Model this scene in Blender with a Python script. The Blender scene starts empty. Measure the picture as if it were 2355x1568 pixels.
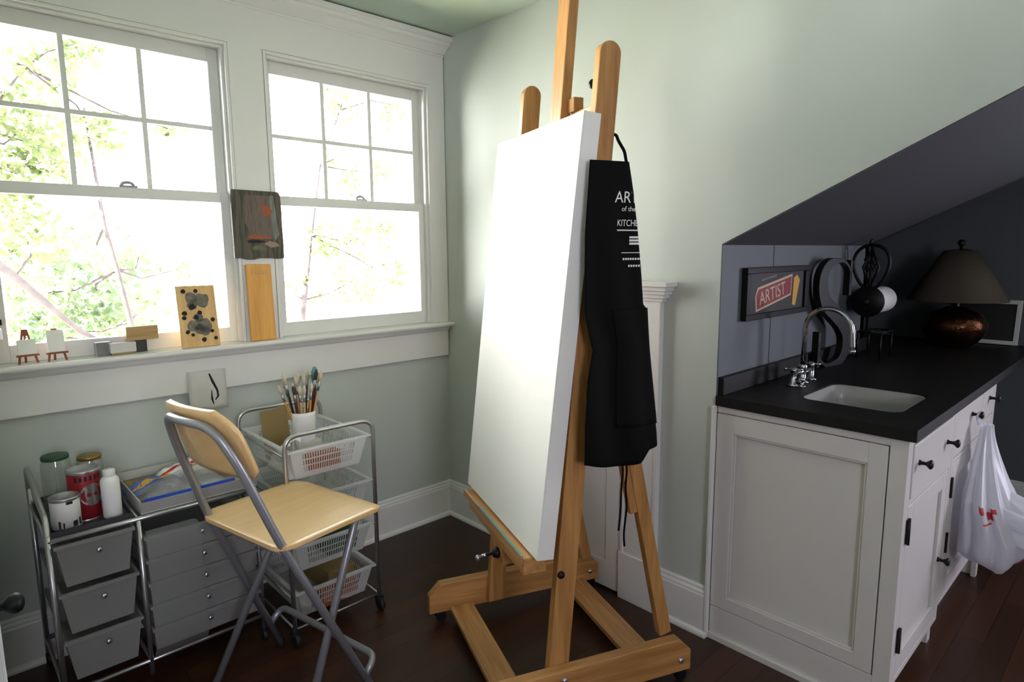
import bpy, bmesh, math, random
from mathutils import Vector, Matrix, Quaternion

SC = bpy.context.scene
COL = SC.collection
RND = random.Random(11)
PI = math.pi
V = Vector


# ------------------------------------------------------------------ materials
def srgb(r, g, b):
    def f(c):
        c = c / 255.0
        return c / 12.92 if c <= 0.04045 else ((c + 0.055) / 1.055) ** 2.4
    return (f(r), f(g), f(b), 1.0)


def nodes(name):
    m = bpy.data.materials.new(name)
    m.use_nodes = True
    nt = m.node_tree
    b = nt.nodes.get('Principled BSDF')
    return m, nt, b


def mat(name, rgb, rough=0.5, metal=0.0, var=0.0, vscale=8.0, bump=0.0, bscale=60.0, spec=0.5, coat=0.0, trans=0.0):
    m, nt, b = nodes(name)
    c = srgb(*rgb)
    b.inputs['Base Color'].default_value = c
    b.inputs['Roughness'].default_value = rough
    b.inputs['Metallic'].default_value = metal
    b.inputs['Specular IOR Level'].default_value = spec
    b.inputs['Coat Weight'].default_value = coat
    b.inputs['Transmission Weight'].default_value = trans
    tc = nt.nodes.new('ShaderNodeTexCoord')
    if var > 0:
        n = nt.nodes.new('ShaderNodeTexNoise')
        n.inputs['Scale'].default_value = vscale
        n.inputs['Detail'].default_value = 4
        nt.links.new(tc.outputs['Object'], n.inputs['Vector'])
        r = nt.nodes.new('ShaderNodeValToRGB')
        r.color_ramp.elements[0].position = 0.3
        r.color_ramp.elements[1].position = 0.7
        r.color_ramp.elements[0].color = tuple(x * (1 - var) for x in c[:3]) + (1,)
        r.color_ramp.elements[1].color = tuple(min(1, x * (1 + var)) for x in c[:3]) + (1,)
        nt.links.new(n.outputs['Fac'], r.inputs['Fac'])
        nt.links.new(r.outputs['Color'], b.inputs['Base Color'])
    if bump > 0:
        n = nt.nodes.new('ShaderNodeTexNoise')
        n.inputs['Scale'].default_value = bscale
        n.inputs['Detail'].default_value = 3
        nt.links.new(tc.outputs['Object'], n.inputs['Vector'])
        bp = nt.nodes.new('ShaderNodeBump')
        bp.inputs['Strength'].default_value = bump
        bp.inputs['Distance'].default_value = 0.01
        nt.links.new(n.outputs['Fac'], bp.inputs['Height'])
        nt.links.new(bp.outputs['Normal'], b.inputs['Normal'])
    return m


def wood(name, c1, c2, axis='Z', rough=0.45, scale=14.0, stretch=0.06, coat=0.0):
    m, nt, b = nodes(name)
    tc = nt.nodes.new('ShaderNodeTexCoord')
    mp = nt.nodes.new('ShaderNodeMapping')
    s = [scale, scale, scale]
    s['XYZ'.index(axis)] = scale * stretch
    mp.inputs['Scale'].default_value = s
    n = nt.nodes.new('ShaderNodeTexNoise')
    n.inputs['Scale'].default_value = 3.0
    n.inputs['Detail'].default_value = 8
    n.inputs['Roughness'].default_value = 0.65
    r = nt.nodes.new('ShaderNodeValToRGB')
    r.color_ramp.elements[0].position = 0.36
    r.color_ramp.elements[1].position = 0.64
    r.color_ramp.elements[0].color = srgb(*c1)
    r.color_ramp.elements[1].color = srgb(*c2)
    nt.links.new(tc.outputs['Object'], mp.inputs['Vector'])
    nt.links.new(mp.outputs['Vector'], n.inputs['Vector'])
    nt.links.new(n.outputs['Fac'], r.inputs['Fac'])
    nt.links.new(r.outputs['Color'], b.inputs['Base Color'])
    b.inputs['Roughness'].default_value = rough
    b.inputs['Coat Weight'].default_value = coat
    b.inputs['Coat Roughness'].default_value = 0.15
    return m


def floor_mat():
    m, nt, b = nodes('dark hardwood planks')
    tc = nt.nodes.new('ShaderNodeTexCoord')
    mp = nt.nodes.new('ShaderNodeMapping')
    br = nt.nodes.new('ShaderNodeTexBrick')
    br.inputs['Scale'].default_value = 1.0
    br.inputs['Brick Width'].default_value = 1.1
    br.inputs['Row Height'].default_value = 0.083
    br.inputs['Mortar Size'].default_value = 0.0012
    br.inputs['Mortar Smooth'].default_value = 0.2
    br.inputs['Color1'].default_value = srgb(70, 42, 25)
    br.inputs['Color2'].default_value = srgb(50, 30, 18)
    br.inputs['Mortar'].default_value = srgb(24, 14, 9)
    br.offset = 0.37
    mp2 = nt.nodes.new('ShaderNodeMapping')
    mp2.inputs['Scale'].default_value = (1.2, 22, 1)
    n = nt.nodes.new('ShaderNodeTexNoise')
    n.inputs['Scale'].default_value = 3
    n.inputs['Detail'].default_value = 8
    mx = nt.nodes.new('ShaderNodeMixRGB')
    mx.blend_type = 'MULTIPLY'
    mx.inputs['Fac'].default_value = 0.55
    r = nt.nodes.new('ShaderNodeValToRGB')
    r.color_ramp.elements[0].color = (0.45, 0.42, 0.4, 1)
    r.color_ramp.elements[1].color = (1.3, 1.3, 1.3, 1)
    L = nt.links.new
    L(tc.outputs['Object'], mp.inputs['Vector'])
    L(mp.outputs['Vector'], br.inputs['Vector'])
    L(tc.outputs['Object'], mp2.inputs['Vector'])
    L(mp2.outputs['Vector'], n.inputs['Vector'])
    L(n.outputs['Fac'], r.inputs['Fac'])
    L(br.outputs['Color'], mx.inputs['Color1'])
    L(r.outputs['Color'], mx.inputs['Color2'])
    L(mx.outputs['Color'], b.inputs['Base Color'])
    b.inputs['Roughness'].default_value = 0.34
    b.inputs['Specular IOR Level'].default_value = 0.4
    bp = nt.nodes.new('ShaderNodeBump')
    bp.inputs['Strength'].default_value = 0.12
    bp.inputs['Distance'].default_value = 0.003
    L(br.outputs['Fac'], bp.inputs['Height'])
    bp.invert = True
    L(bp.outputs['Normal'], b.inputs['Normal'])
    return m


def sheer(name, rgb, alpha=0.5, rough=0.4, gloss=0.15):
    """translucent plastic / thin glass: part transparent, part diffuse and translucent, a little gloss"""
    m = bpy.data.materials.new(name)
    m.use_nodes = True
    nt = m.node_tree
    nt.nodes.clear()
    o = nt.nodes.new('ShaderNodeOutputMaterial')
    t = nt.nodes.new('ShaderNodeBsdfTransparent')
    t.inputs['Color'].default_value = (0.96, 0.97, 0.97, 1)
    d = nt.nodes.new('ShaderNodeBsdfDiffuse')
    d.inputs['Color'].default_value = srgb(*rgb)
    tl = nt.nodes.new('ShaderNodeBsdfTranslucent')
    tl.inputs['Color'].default_value = srgb(*rgb)
    g = nt.nodes.new('ShaderNodeBsdfGlossy')
    g.inputs['Roughness'].default_value = rough
    a = nt.nodes.new('ShaderNodeMixShader')
    a.inputs['Fac'].default_value = 0.45
    b = nt.nodes.new('ShaderNodeMixShader')
    b.inputs['Fac'].default_value = alpha
    c = nt.nodes.new('ShaderNodeMixShader')
    c.inputs['Fac'].default_value = gloss
    L = nt.links.new
    L(d.outputs[0], a.inputs[1]); L(tl.outputs[0], a.inputs[2])
    L(t.outputs[0], b.inputs[1]); L(a.outputs[0], b.inputs[2])
    L(b.outputs[0], c.inputs[1]); L(g.outputs[0], c.inputs[2])
    L(c.outputs[0], o.inputs['Surface'])
    return m


def pane_mat():
    m = bpy.data.materials.new('window glass')
    m.use_nodes = True
    nt = m.node_tree
    nt.nodes.clear()
    o = nt.nodes.new('ShaderNodeOutputMaterial')
    t = nt.nodes.new('ShaderNodeBsdfTransparent')
    g = nt.nodes.new('ShaderNodeBsdfGlossy')
    g.inputs['Roughness'].default_value = 0.02
    f = nt.nodes.new('ShaderNodeFresnel')
    f.inputs['IOR'].default_value = 1.45
    x = nt.nodes.new('ShaderNodeMixShader')
    nt.links.new(f.outputs[0], x.inputs['Fac'])
    nt.links.new(t.outputs[0], x.inputs[1])
    nt.links.new(g.outputs[0], x.inputs[2])
    nt.links.new(x.outputs[0], o.inputs['Surface'])
    return m


def leaf_mat(name, a, b_):
    m = bpy.data.materials.new(name)
    m.use_nodes = True
    nt = m.node_tree
    nt.nodes.clear()
    o = nt.nodes.new('ShaderNodeOutputMaterial')
    d = nt.nodes.new('ShaderNodeBsdfDiffuse')
    t = nt.nodes.new('ShaderNodeBsdfTranslucent')
    x = nt.nodes.new('ShaderNodeMixShader')
    x.inputs['Fac'].default_value = 0.5
    tc = nt.nodes.new('ShaderNodeTexCoord')
    n = nt.nodes.new('ShaderNodeTexNoise')
    n.inputs['Scale'].default_value = 2.5
    r = nt.nodes.new('ShaderNodeValToRGB')
    r.color_ramp.elements[0].position = 0.35
    r.color_ramp.elements[1].position = 0.65
    r.color_ramp.elements[0].color = srgb(*a)
    r.color_ramp.elements[1].color = srgb(*b_)
    L = nt.links.new
    L(tc.outputs['Object'], n.inputs['Vector'])
    L(n.outputs['Fac'], r.inputs['Fac'])
    L(r.outputs['Color'], d.inputs['Color'])
    L(r.outputs['Color'], t.inputs['Color'])
    L(d.outputs[0], x.inputs[1]); L(t.outputs[0], x.inputs[2])
    L(x.outputs[0], o.inputs['Surface'])
    return m


def streak_mat(name, stops, scale=(14, 14, 2.0), rough=0.6):
    m, nt, b = nodes(name)
    tc = nt.nodes.new('ShaderNodeTexCoord')
    mp = nt.nodes.new('ShaderNodeMapping')
    mp.inputs['Scale'].default_value = scale
    n = nt.nodes.new('ShaderNodeTexNoise')
    n.inputs['Scale'].default_value = 4
    n.inputs['Detail'].default_value = 6
    r = nt.nodes.new('ShaderNodeValToRGB')
    els = r.color_ramp.elements
    while len(els) < len(stops):
        els.new(0.5)
    for e, (p, c) in zip(els, stops):
        e.position = p
        e.color = srgb(*c)
    L = nt.links.new
    L(tc.outputs['Object'], mp.inputs['Vector']); L(mp.outputs['Vector'], n.inputs['Vector'])
    L(n.outputs['Fac'], r.inputs['Fac']); L(r.outputs['Color'], b.inputs['Base Color'])
    b.inputs['Roughness'].default_value = rough
    return m


M = {}
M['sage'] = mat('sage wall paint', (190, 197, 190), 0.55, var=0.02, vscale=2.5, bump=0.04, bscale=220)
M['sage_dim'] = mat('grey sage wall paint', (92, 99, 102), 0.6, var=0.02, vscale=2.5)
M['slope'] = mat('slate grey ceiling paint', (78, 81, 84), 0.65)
M['backroom'] = mat('umber back room paint', (112, 104, 98), 0.7)
M['trim'] = mat('white trim enamel', (226, 226, 222), 0.35)
M['ceil'] = mat('pale sage ceiling paint', (186, 202, 190), 0.7)
M['floor'] = floor_mat()
M['pane'] = pane_mat()
M['cab'] = mat('cream cabinet enamel', (212, 209, 204), 0.38)
M['stone'] = mat('honed black stone', (21, 20, 18), 0.5, var=0.25, vscale=30, spec=0.3)
M['oakZ'] = wood('oiled oak upright grain', (166, 116, 64), (202, 150, 90), 'Z', 0.4, coat=0.15)
M['oakX'] = wood('oiled oak lengthwise grain', (166, 116, 64), (202, 150, 90), 'X', 0.4, coat=0.15)
M['oakY'] = wood('oiled oak crosswise grain', (172, 122, 70), (206, 156, 98), 'Y', 0.42, coat=0.15)
M['canvas'] = mat('primed canvas', (246, 245, 238), 0.75, bump=0.12, bscale=500)
M['birch'] = wood('lacquered birch veneer', (228, 188, 128), (236, 198, 140), 'X', 0.28, 10, coat=0.35)
M['tube'] = mat('grey metallic lacquer', (160, 162, 166), 0.36, 0.6)
M['chrome'] = mat('polished chrome', (205, 206, 208), 0.14, 1.0)
M['nickel'] = mat('satin grey steel', (190, 190, 192), 0.28, 0.9)
M['blackcloth'] = mat('black cotton twill', (17, 16, 15), 0.9, bump=0.1, bscale=300, spec=0.1)
M['print'] = mat('white screen print', (225, 225, 222), 0.8)
M['blackmetal'] = mat('blackened iron', (14, 13, 13), 0.45, 0.0, spec=0.3)
M['rubber'] = mat('black rubber', (22, 22, 23), 0.6)
M['smoke'] = sheer('smoky translucent plastic', (186, 186, 184), 0.74, 0.3, 0.1)
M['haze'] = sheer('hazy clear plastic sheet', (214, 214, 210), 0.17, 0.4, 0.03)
M['frost'] = sheer('frosted white plastic', (248, 250, 251), 0.92, 0.35, 0.06)
M['frostdim'] = sheer('frosted clear plastic', (240, 242, 241), 0.82, 0.35, 0.06)
M['jar'] = sheer('clear jar glass', (196, 206, 196), 0.14, 0.05, 0.12)
M['zip'] = sheer('clear bag film', (240, 242, 250), 0.17, 0.15, 0.16)
M['trayw'] = mat('pale grey plastic', (188, 188, 182), 0.5)
M['darkpl'] = mat('charcoal plastic', (52, 52, 54), 0.5)
M['paper'] = mat('off-white paper', (205, 203, 196), 0.85, var=0.04, vscale=14)
M['white'] = mat('glossy white plastic', (236, 236, 234), 0.35)
M['basin'] = mat('grey-white sink enamel', (170, 168, 164), 0.3)
M['ink'] = mat('black ink', (32, 30, 30), 0.8)
M['greyink'] = mat('grey stamp ink', (116, 112, 100), 0.85, var=0.3, vscale=60)
M['card'] = wood('pale plywood card', (206, 164, 104), (226, 190, 132), 'Z', 0.7)
M['plank'] = wood('amber pine', (214, 150, 70), (232, 176, 92), 'Z', 0.5)
M['tan'] = wood('worn tan block', (160, 128, 84), (196, 164, 112), 'X', 0.7)
M['redwood'] = mat('red-brown toy wood', (150, 84, 48), 0.5)
M['red'] = mat('red label', (150, 34, 42), 0.45, var=0.15, vscale=30)
M['redbag'] = mat('red bag print', (196, 52, 60), 0.5)
M['silver'] = mat('bare tin', (178, 180, 182), 0.28, 0.9)
M['gold'] = mat('brass coloured lid', (140, 118, 62), 0.35, 0.7)
M['green'] = mat('dark green lid', (44, 74, 54), 0.45)
M['bluez'] = mat('blue zip strip', (36, 72, 176), 0.4)
M['greyrags'] = mat('grey crumpled rag', (136, 134, 136), 0.9, var=0.5, vscale=25)
M['bag'] = sheer('thin white carrier film', (246, 246, 252), 0.9, 0.3, 0.06)
M['shade'] = sheer('oatmeal linen shade', (120, 112, 98), 0.97, 0.8, 0.0)
M['copper'] = mat('dark hammered copper', (96, 62, 40), 0.28, 0.95, var=0.3, vscale=20, bump=0.5, bscale=38)
M['yellow'] = mat('ochre paint', (208, 160, 60), 0.5)
M['blue'] = mat('blue print', (84, 110, 176), 0.5)
M['teal'] = mat('teal paint', (70, 150, 150), 0.5)
M['handleY'] = mat('amber lacquered handle', (206, 142, 46), 0.3)
M['handleK'] = mat('black lacquered handle', (24, 26, 28), 0.3)
M['handleR'] = mat('maroon lacquered handle', (84, 26, 28), 0.3)
M['handleN'] = mat('bare wood handle', (196, 164, 116), 0.5)
M['bristle'] = mat('pale bristle', (206, 196, 172), 0.9)
M['bristleD'] = mat('dark bristle', (78, 70, 56), 0.9)
M['bark'] = mat('brown bark', (56, 50, 47), 0.9, var=0.3, vscale=12)
M['leafA'] = leaf_mat('spring leaves', (82, 96, 60), (114, 120, 86))
M['leafB'] = leaf_mat('fresh leaves', (92, 112, 82), (122, 134, 102))
M['grass'] = mat('lawn paled for bounce', (196, 192, 160), 0.95, var=0.2, vscale=1.2)  # ground colour paled so it bounces light up through the windows
M['ochrepaper'] = mat('tan cardboard', (150, 128, 82), 0.8)
M['signred'] = mat('sign banner red', (132, 32, 38), 0.6)
M['signcream'] = mat('sign cream', (196, 178, 140), 0.6)
M['signdark'] = mat('sign charcoal', (34, 33, 34), 0.6)
M['painting'] = streak_mat('brushed dark oil paint', [(0.28, (34, 37, 26)), (0.46, (62, 60, 46)), (0.58, (92, 82, 70)), (0.74, (52, 56, 40))], (26, 26, 2.2), 0.5)
M['paper_dim'] = streak_mat('grey glaze', [(0.3, (84, 86, 84)), (0.6, (128, 128, 122))], (40, 40, 3), 0.5)
M['terra'] = mat('terracotta stain', (150, 76, 34), 0.5)


# ------------------------------------------------------------------ mesh builder
class MB:
    def __init__(s):
        s.bm = bmesh.new()

    def _add(s, vs, fs, smooth=False):
        bv = [s.bm.verts.new(v) for v in vs]
        for f in fs:
            try:
                fc = s.bm.faces.new([bv[i] for i in f])
                fc.smooth = smooth
            except ValueError:
                pass
        return bv

    def box(s, x0, x1, y0, y1, z0, z1, mx=None):
        vs = [V((x, y, z)) for x in (x0, x1) for y in (y0, y1) for z in (z0, z1)]
        if mx is not None:
            vs = [mx @ v for v in vs]
        s._add(vs, [(0, 1, 3, 2), (4, 6, 7, 5), (0, 4, 5, 1), (2, 3, 7, 6), (0, 2, 6, 4), (1, 5, 7, 3)])
        return s

    def beam(s, a, b, w, t, side):
        """bar from a to b: w wide along 'side', t thick across it"""
        a, b = V(a), V(b)
        d = (b - a).normalized()
        sd = V(side); sd = (sd - d * sd.dot(d)).normalized()
        up = d.cross(sd)
        vs = []
        for p in (a, b):
            for i in (-1, 1):
                for j in (-1, 1):
                    vs.append(p + sd * (i * w / 2) + up * (j * t / 2))
        s._add(vs, [(0, 1, 3, 2), (4, 6, 7, 5), (0, 4, 5, 1), (2, 3, 7, 6), (0, 2, 6, 4), (1, 5, 7, 3)])
        return s

    def prism(s, poly, d0, d1, mx):
        """polygon in local (x,y) extruded from d0 to d1 along local z, placed by mx"""
        n = len(poly)
        vs = [mx @ V((x, y, d0)) for x, y in poly] + [mx @ V((x, y, d1)) for x, y in poly]
        fs = [tuple(range(n - 1, -1, -1)), tuple(range(n, 2 * n))]
        fs += [(i, (i + 1) % n, n + (i + 1) % n, n + i) for i in range(n)]
        s._add(vs, fs)
        return s

    def tube(s, pts, r, n=10, closed=False, caps=True):
        pts = [V(p) for p in pts]
        N = len(pts)
        rad = r if isinstance(r, (list, tuple)) else [r] * N
        tang = []
        for i in range(N):
            a = pts[(i - 1) % N] if (closed or i > 0) else pts[i]
            b = pts[(i + 1) % N] if (closed or i < N - 1) else pts[i]
            tang.append((b - a).normalized())
        ref = V((0, 0, 1)) if abs(tang[0].z) < 0.9 else V((1, 0, 0))
        u = (ref - tang[0] * ref.dot(tang[0])).normalized()
        rings = []
        for i in range(N):
            t = tang[i]
            u = (u - t * u.dot(t))
            u = u.normalized() if u.length > 1e-6 else t.orthogonal().normalized()
            w = t.cross(u)
            rings.append([s.bm.verts.new(pts[i] + (u * math.cos(2 * PI * k / n) + w * math.sin(2 * PI * k / n)) * rad[i]) for k in range(n)])
        for i in range(N if closed else N - 1):
            A, B = rings[i], rings[(i + 1) % N]
            for k in range(n):
                f = s.bm.faces.new((A[k], A[(k + 1) % n], B[(k + 1) % n], B[k]))
                f.smooth = True
        if caps and not closed:
            s.bm.faces.new(list(reversed(rings[0])))
            s.bm.faces.new(rings[-1])
        return s

    def lathe(s, prof, n=28, mx=None, smooth=True):
        rings = []
        for (r, z) in prof:
            if r < 1e-6:
                p = V((0, 0, z))
                rings.append([s.bm.verts.new(mx @ p if mx is not None else p)])
            else:
                ring = []
                for k in range(n):
                    p = V((r * math.cos(2 * PI * k / n), r * math.sin(2 * PI * k / n), z))
                    ring.append(s.bm.verts.new(mx @ p if mx is not None else p))
                rings.append(ring)
        for A, B in zip(rings, rings[1:]):
            if len(A) == 1 and len(B) == 1:
                continue
            for k in range(n):
                k2 = (k + 1) % n
                if len(A) == 1:
                    f = s.bm.faces.new((A[0], B[k2], B[k]))
                elif len(B) == 1:
                    f = s.bm.faces.new((A[k], A[k2], B[0]))
                else:
                    f = s.bm.faces.new((A[k], A[k2], B[k2], B[k]))
                f.smooth = smooth
        return s

    def sphere(s, c, r, sx=1, sy=1, sz=1, n=14):
        mx = Matrix.Translation(V(c)) @ Matrix.Diagonal((sx, sy, sz, 1))
        k = 8
        prof = [(r * math.sin(PI * i / k), -r * math.cos(PI * i / k)) for i in range(k + 1)]
        prof[0] = (0, -r); prof[-1] = (0, r)
        return s.lathe(prof, n, mx)

    def grid(s, fn, nu, nv, smooth=True):
        vs = [[s.bm.verts.new(V(fn(i / nu, j / nv))) for j in range(nv + 1)] for i in range(nu + 1)]
        for i in range(nu):
            for j in range(nv):
                f = s.bm.faces.new((vs[i][j], vs[i + 1][j], vs[i + 1][j + 1], vs[i][j + 1]))
                f.smooth = smooth
        return s

    def xf(s, mx):
        bmesh.ops.transform(s.bm, matrix=mx, verts=s.bm.verts)
        return s

    def build(s, name, m, parent=None, loc=None, bevel=0.0, solid=0.0, subs=0, seg=2):
        bmesh.ops.recalc_face_normals(s.bm, faces=s.bm.faces)
        if loc is not None:
            bmesh.ops.translate(s.bm, vec=-V(loc), verts=s.bm.verts)
        me = bpy.data.meshes.new(name)
        s.bm.to_mesh(me)
        s.bm.free()
        me.materials.append(m)
        o = bpy.data.objects.new(name, me)
        COL.objects.link(o)
        if parent is not None:
            o.parent = parent
        elif loc is not None:
            o.location = loc
        if solid:
            md = o.modifiers.new('solid', 'SOLIDIFY'); md.thickness = solid; md.offset = 0
        if subs:
            md = o.modifiers.new('subs', 'SUBSURF'); md.levels = subs; md.render_levels = subs
        if bevel:
            md = o.modifiers.new('bevel', 'BEVEL'); md.width = bevel; md.segments = seg
            md.limit_method = 'ANGLE'; md.angle_limit = math.radians(40)
        return o


def thing(name, label, cat, loc, rz=0.0, group=None):
    o = bpy.data.objects.new(name, None)
    COL.objects.link(o)
    o.location = loc
    o.rotation_euler = (0, 0, rz)
    o.empty_display_size = 0.1
    tag(o, label, cat, group)
    return o


def tag(o, label, cat, group=None):
    o['label'] = label
    o['category'] = cat
    if group:
        o['group'] = group
    return o


def struct(o, label=None):
    o['kind'] = 'structure'
    if label:
        o['label'] = label
    return o


def text_mesh(body, size, m, mx, name, parent=None, extrude=0.0006, fn=None, align='LEFT', sx=1.0, shear=0.0, bold=0.0):
    cu = bpy.data.curves.new(name, 'FONT')
    cu.body = body
    cu.size = size
    cu.extrude = extrude
    cu.align_x = align
    cu.shear = shear
    cu.offset = bold
    cu.resolution_u = 4
    tmp = bpy.data.objects.new('tmp_text', cu)
    COL.objects.link(tmp)
    dg = bpy.context.evaluated_depsgraph_get()
    me = bpy.data.meshes.new_from_object(tmp.evaluated_get(dg))
    bpy.data.objects.remove(tmp)
    for v in me.vertices:
        p = V((v.co.x * sx, v.co.y, v.co.z))
        v.co = fn(p) if fn else mx @ p
    me.materials.clear()
    me.materials.append(m)
    me.name = name
    o = bpy.data.objects.new(name, me)
    COL.objects.link(o)
    if parent is not None:
        o.parent = parent
    return o


def arc(c, r, a0, a1, n, ax, ay):
    c, ax, ay = V(c), V(ax), V(ay)
    return [c + ax * (r * math.cos(a0 + (a1 - a0) * i / n)) + ay * (r * math.sin(a0 + (a1 - a0) * i / n)) for i in range(n + 1)]


def fillet(pts, r, n=5):
    """polyline with rounded corners"""
    pts = [V(p) for p in pts]
    out = [pts[0]]
    for i in range(1, len(pts) - 1):
        p, a, b = pts[i], pts[i - 1], pts[i + 1]
        rr = min(r, (a - p).length * 0.49, (b - p).length * 0.49)
        p0 = p + (a - p).normalized() * rr
        p1 = p + (b - p).normalized() * rr
        for k in range(n + 1):
            t = k / n
            out.append(p0 * (1 - t) ** 2 + p * 2 * t * (1 - t) + p1 * t ** 2)
    out.append(pts[-1])
    return out


# ------------------------------------------------------------------ room constants
ZC = 2.515            # dormer ceiling
YK = -1.589           # knee wall
ZK = 1.471            # top of knee wall
SL = 0.478            # roof slope (rise per metre towards the room)
YR = YK - (ZC - ZK) / SL   # where the slope meets the flat ceiling
XL = -2.03            # left cheek wall
XF = 2.2              # far wall
XW = -4.0             # room's other end
YB = -5.4             # wall behind the camera
ZS = 1.0875           # window stool
W1 = (-1.905, -1.070)
W2 = (-0.932, -0.097)
ZT = 2.2826

# ------------------------------------------------------------------ shell
struct(MB().box(XW, XF, YB, 0.0, -0.06, 0.0).build('floor', M['floor']), 'dark stained plank floor')
struct(MB().box(XL - .15, 0.15, YR, 0.15, ZC, ZC + .08).box(XW, XF, YB, YR, ZC, ZC + .08).build('ceiling', M['ceil']))
b = MB()
b.box(XL, 0, 0, .15, -.06, ZS - .03).box(XL, 0, 0, .15, ZT, ZC)
b.box(XL, W1[0], 0, .15, ZS - .03, ZT).box(W1[1], W2[0], 0, .15, ZS - .03, ZT).box(W2[1], 0, 0, .15, ZS - .03, ZT)
struct(b.build('wall_back', M['sage']))
# dormer cheek walls: full height to the corner, then under the flat ceiling above the roof slope
side_poly = [(0.15, -.06), (YK + .004, -.06), (YK + .004, ZK + .003), (YR, ZC + .003), (0.15, ZC + .003)]
mxR = Matrix(((0, 0, 1, 0), (1, 0, 0, 0), (0, 1, 0, 0), (0, 0, 0, 1)))
struct(MB().prism(side_poly, 0.0, 0.1, mxR).build('wall_right', M['sage']), 'sage green dormer side wall')
struct(MB().prism(side_poly, XL - .1, XL, mxR).build('wall_left', M['sage']))
XR2 = 1.5
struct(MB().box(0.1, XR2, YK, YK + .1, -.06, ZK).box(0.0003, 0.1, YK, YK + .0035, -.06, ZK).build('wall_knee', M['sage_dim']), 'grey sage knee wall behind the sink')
struct(MB().box(XW, XL - .1, YK, YK + .1, -.06, ZK).build('wall_knee_left', M['sage']))
slope_poly = [(YK + .12, ZK - .12 * SL + .002), (YR, ZC), (YR, ZC + .08), (YK + .12, ZK + .08)]
slope_poly = [(YK, ZK), (YR, ZC), (YR, ZC + .1), (YK, ZK + .1)]
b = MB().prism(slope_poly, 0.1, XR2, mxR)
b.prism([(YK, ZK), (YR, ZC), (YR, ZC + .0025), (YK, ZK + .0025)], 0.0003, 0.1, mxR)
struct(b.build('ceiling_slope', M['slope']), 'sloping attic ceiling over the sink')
struct(MB().prism(slope_poly, XW, XL - .1, mxR).build('ceiling_slope_left', M['ceil']))
# second recess past the knee wall, where the lamp stands
yb2, zc2 = -0.95, 2.25
yq = YK - (zc2 - ZK) / SL
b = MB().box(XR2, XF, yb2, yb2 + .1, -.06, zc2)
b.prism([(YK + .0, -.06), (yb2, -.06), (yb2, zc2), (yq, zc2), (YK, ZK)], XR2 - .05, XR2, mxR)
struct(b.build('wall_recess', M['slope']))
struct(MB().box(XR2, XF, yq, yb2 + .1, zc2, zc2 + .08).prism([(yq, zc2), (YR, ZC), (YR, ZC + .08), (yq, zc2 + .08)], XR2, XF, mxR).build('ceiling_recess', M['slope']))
bw = (-4.7, -3.5, 0.8, 1.95)  # unseen opening added to send fill light onto the cabinet fronts
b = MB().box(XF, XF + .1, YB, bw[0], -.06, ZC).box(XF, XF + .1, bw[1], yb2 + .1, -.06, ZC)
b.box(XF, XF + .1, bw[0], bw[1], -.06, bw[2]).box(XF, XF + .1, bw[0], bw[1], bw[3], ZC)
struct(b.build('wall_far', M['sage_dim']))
# wall behind the camera, with an unseen opening added for fill light, and the room's other end
bs_ = (-3.3, -2.1, 1.25, 2.3)
b = MB().box(XW, bs_[0], YB - .12, YB, -.06, ZC).box(bs_[1], XF, YB - .12, YB, -.06, ZC)
b.box(bs_[0], bs_[1], YB - .12, YB, -.06, bs_[2]).box(bs_[0], bs_[1], YB - .12, YB, bs_[3], ZC)
struct(b.build('wall_front', M['backroom']))
struct(MB().box(XW - .1, XW, YB, YK + .1, -.06, ZC).build('wall_side', M['backroom']))


def baseboard(name, a, b_, nrm):
    """profile run from a to b (floor points), projecting along nrm"""
    a, b_, nrm = V(a), V(b_), V(nrm)
    prof = [(0, 0), (.03, 0), (.03, .008), (.027, .016), (.02, .02), (.018, .022), (.018, .158), (.015, .165), (.015, .172), (.009, .18), (.009, .188), (.004, .195), (0, .195)]
    d = (b_ - a)
    mx = Matrix.Identity(4)
    mx.col[0][:3] = nrm; mx.col[1][:3] = (0, 0, 1); mx.col[2][:3] = d.normalized(); mx.col[3][:3] = a
    return struct(MB().prism(prof, 0, d.length, mx).build(name, M['trim']))


baseboard('baseboard_back', (XL, 0, 0), (0, 0, 0), (0, -1, 0))
baseboard('baseboard_right', (0, -.005, 0), (0, -.55, 0), (-1, 0, 0))
baseboard('baseboard_right_end', (0, -1.362, 0), (0, YK - .0034, 0), (-1, 0, 0))
baseboard('baseboard_left', (XL, -.55, 0), (XL, -.005, 0), (1, 0, 0))
baseboard('baseboard_far', (XF, -4.5, 0), (XF, yb2, 0), (-1, 0, 0))

# white boards round the windows, crown, stool and apron
b = MB()
zt2 = 2.44
yF = -.02
b.box(XL, W1[0], yF, 0, ZS, zt2).box(W1[1], W2[0], yF, 0, ZS, zt2).box(W2[1], -.004, yF, 0, ZS, zt2)
b.box(W1[0], W1[1], yF, 0, ZT, zt2).box(W2[0], W2[1], yF, 0, ZT, zt2)
struct(b.build('trim_1', M['trim']), 'flat white window surround')
cp = [(0, 2.43), (.024, 2.43), (.026, 2.438), (.034, 2.441), (.045, 2.452), (.062, 2.466), (.078, 2.472), (.082, 2.484), (.096, 2.487), (.104, 2.492), (.104, 2.507), (0, 2.507)]
mxC = Matrix(((0, 0, 1, 0), (-1, 0, 0, 0), (0, 1, 0, 0), (0, 0, 0, 1)))
struct(MB().prism(cp, XL, -.002, mxC).build('trim_2', M['trim']), 'white crown moulding above the windows')
sp = [(-.13, 1.062), (.060, 1.062), (.068, 1.065), (.073, 1.072), (.073, 1.078), (.068, 1.085), (.06, 1.0875), (-.13, 1.0875)]
bs = MB().prism([(-.002, 1.062), (.060, 1.062), (.068, 1.065), (.073, 1.072), (.073, 1.078), (.068, 1.085), (.06, 1.0875), (-.002, 1.0875)], XL, -.002, mxC)
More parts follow.
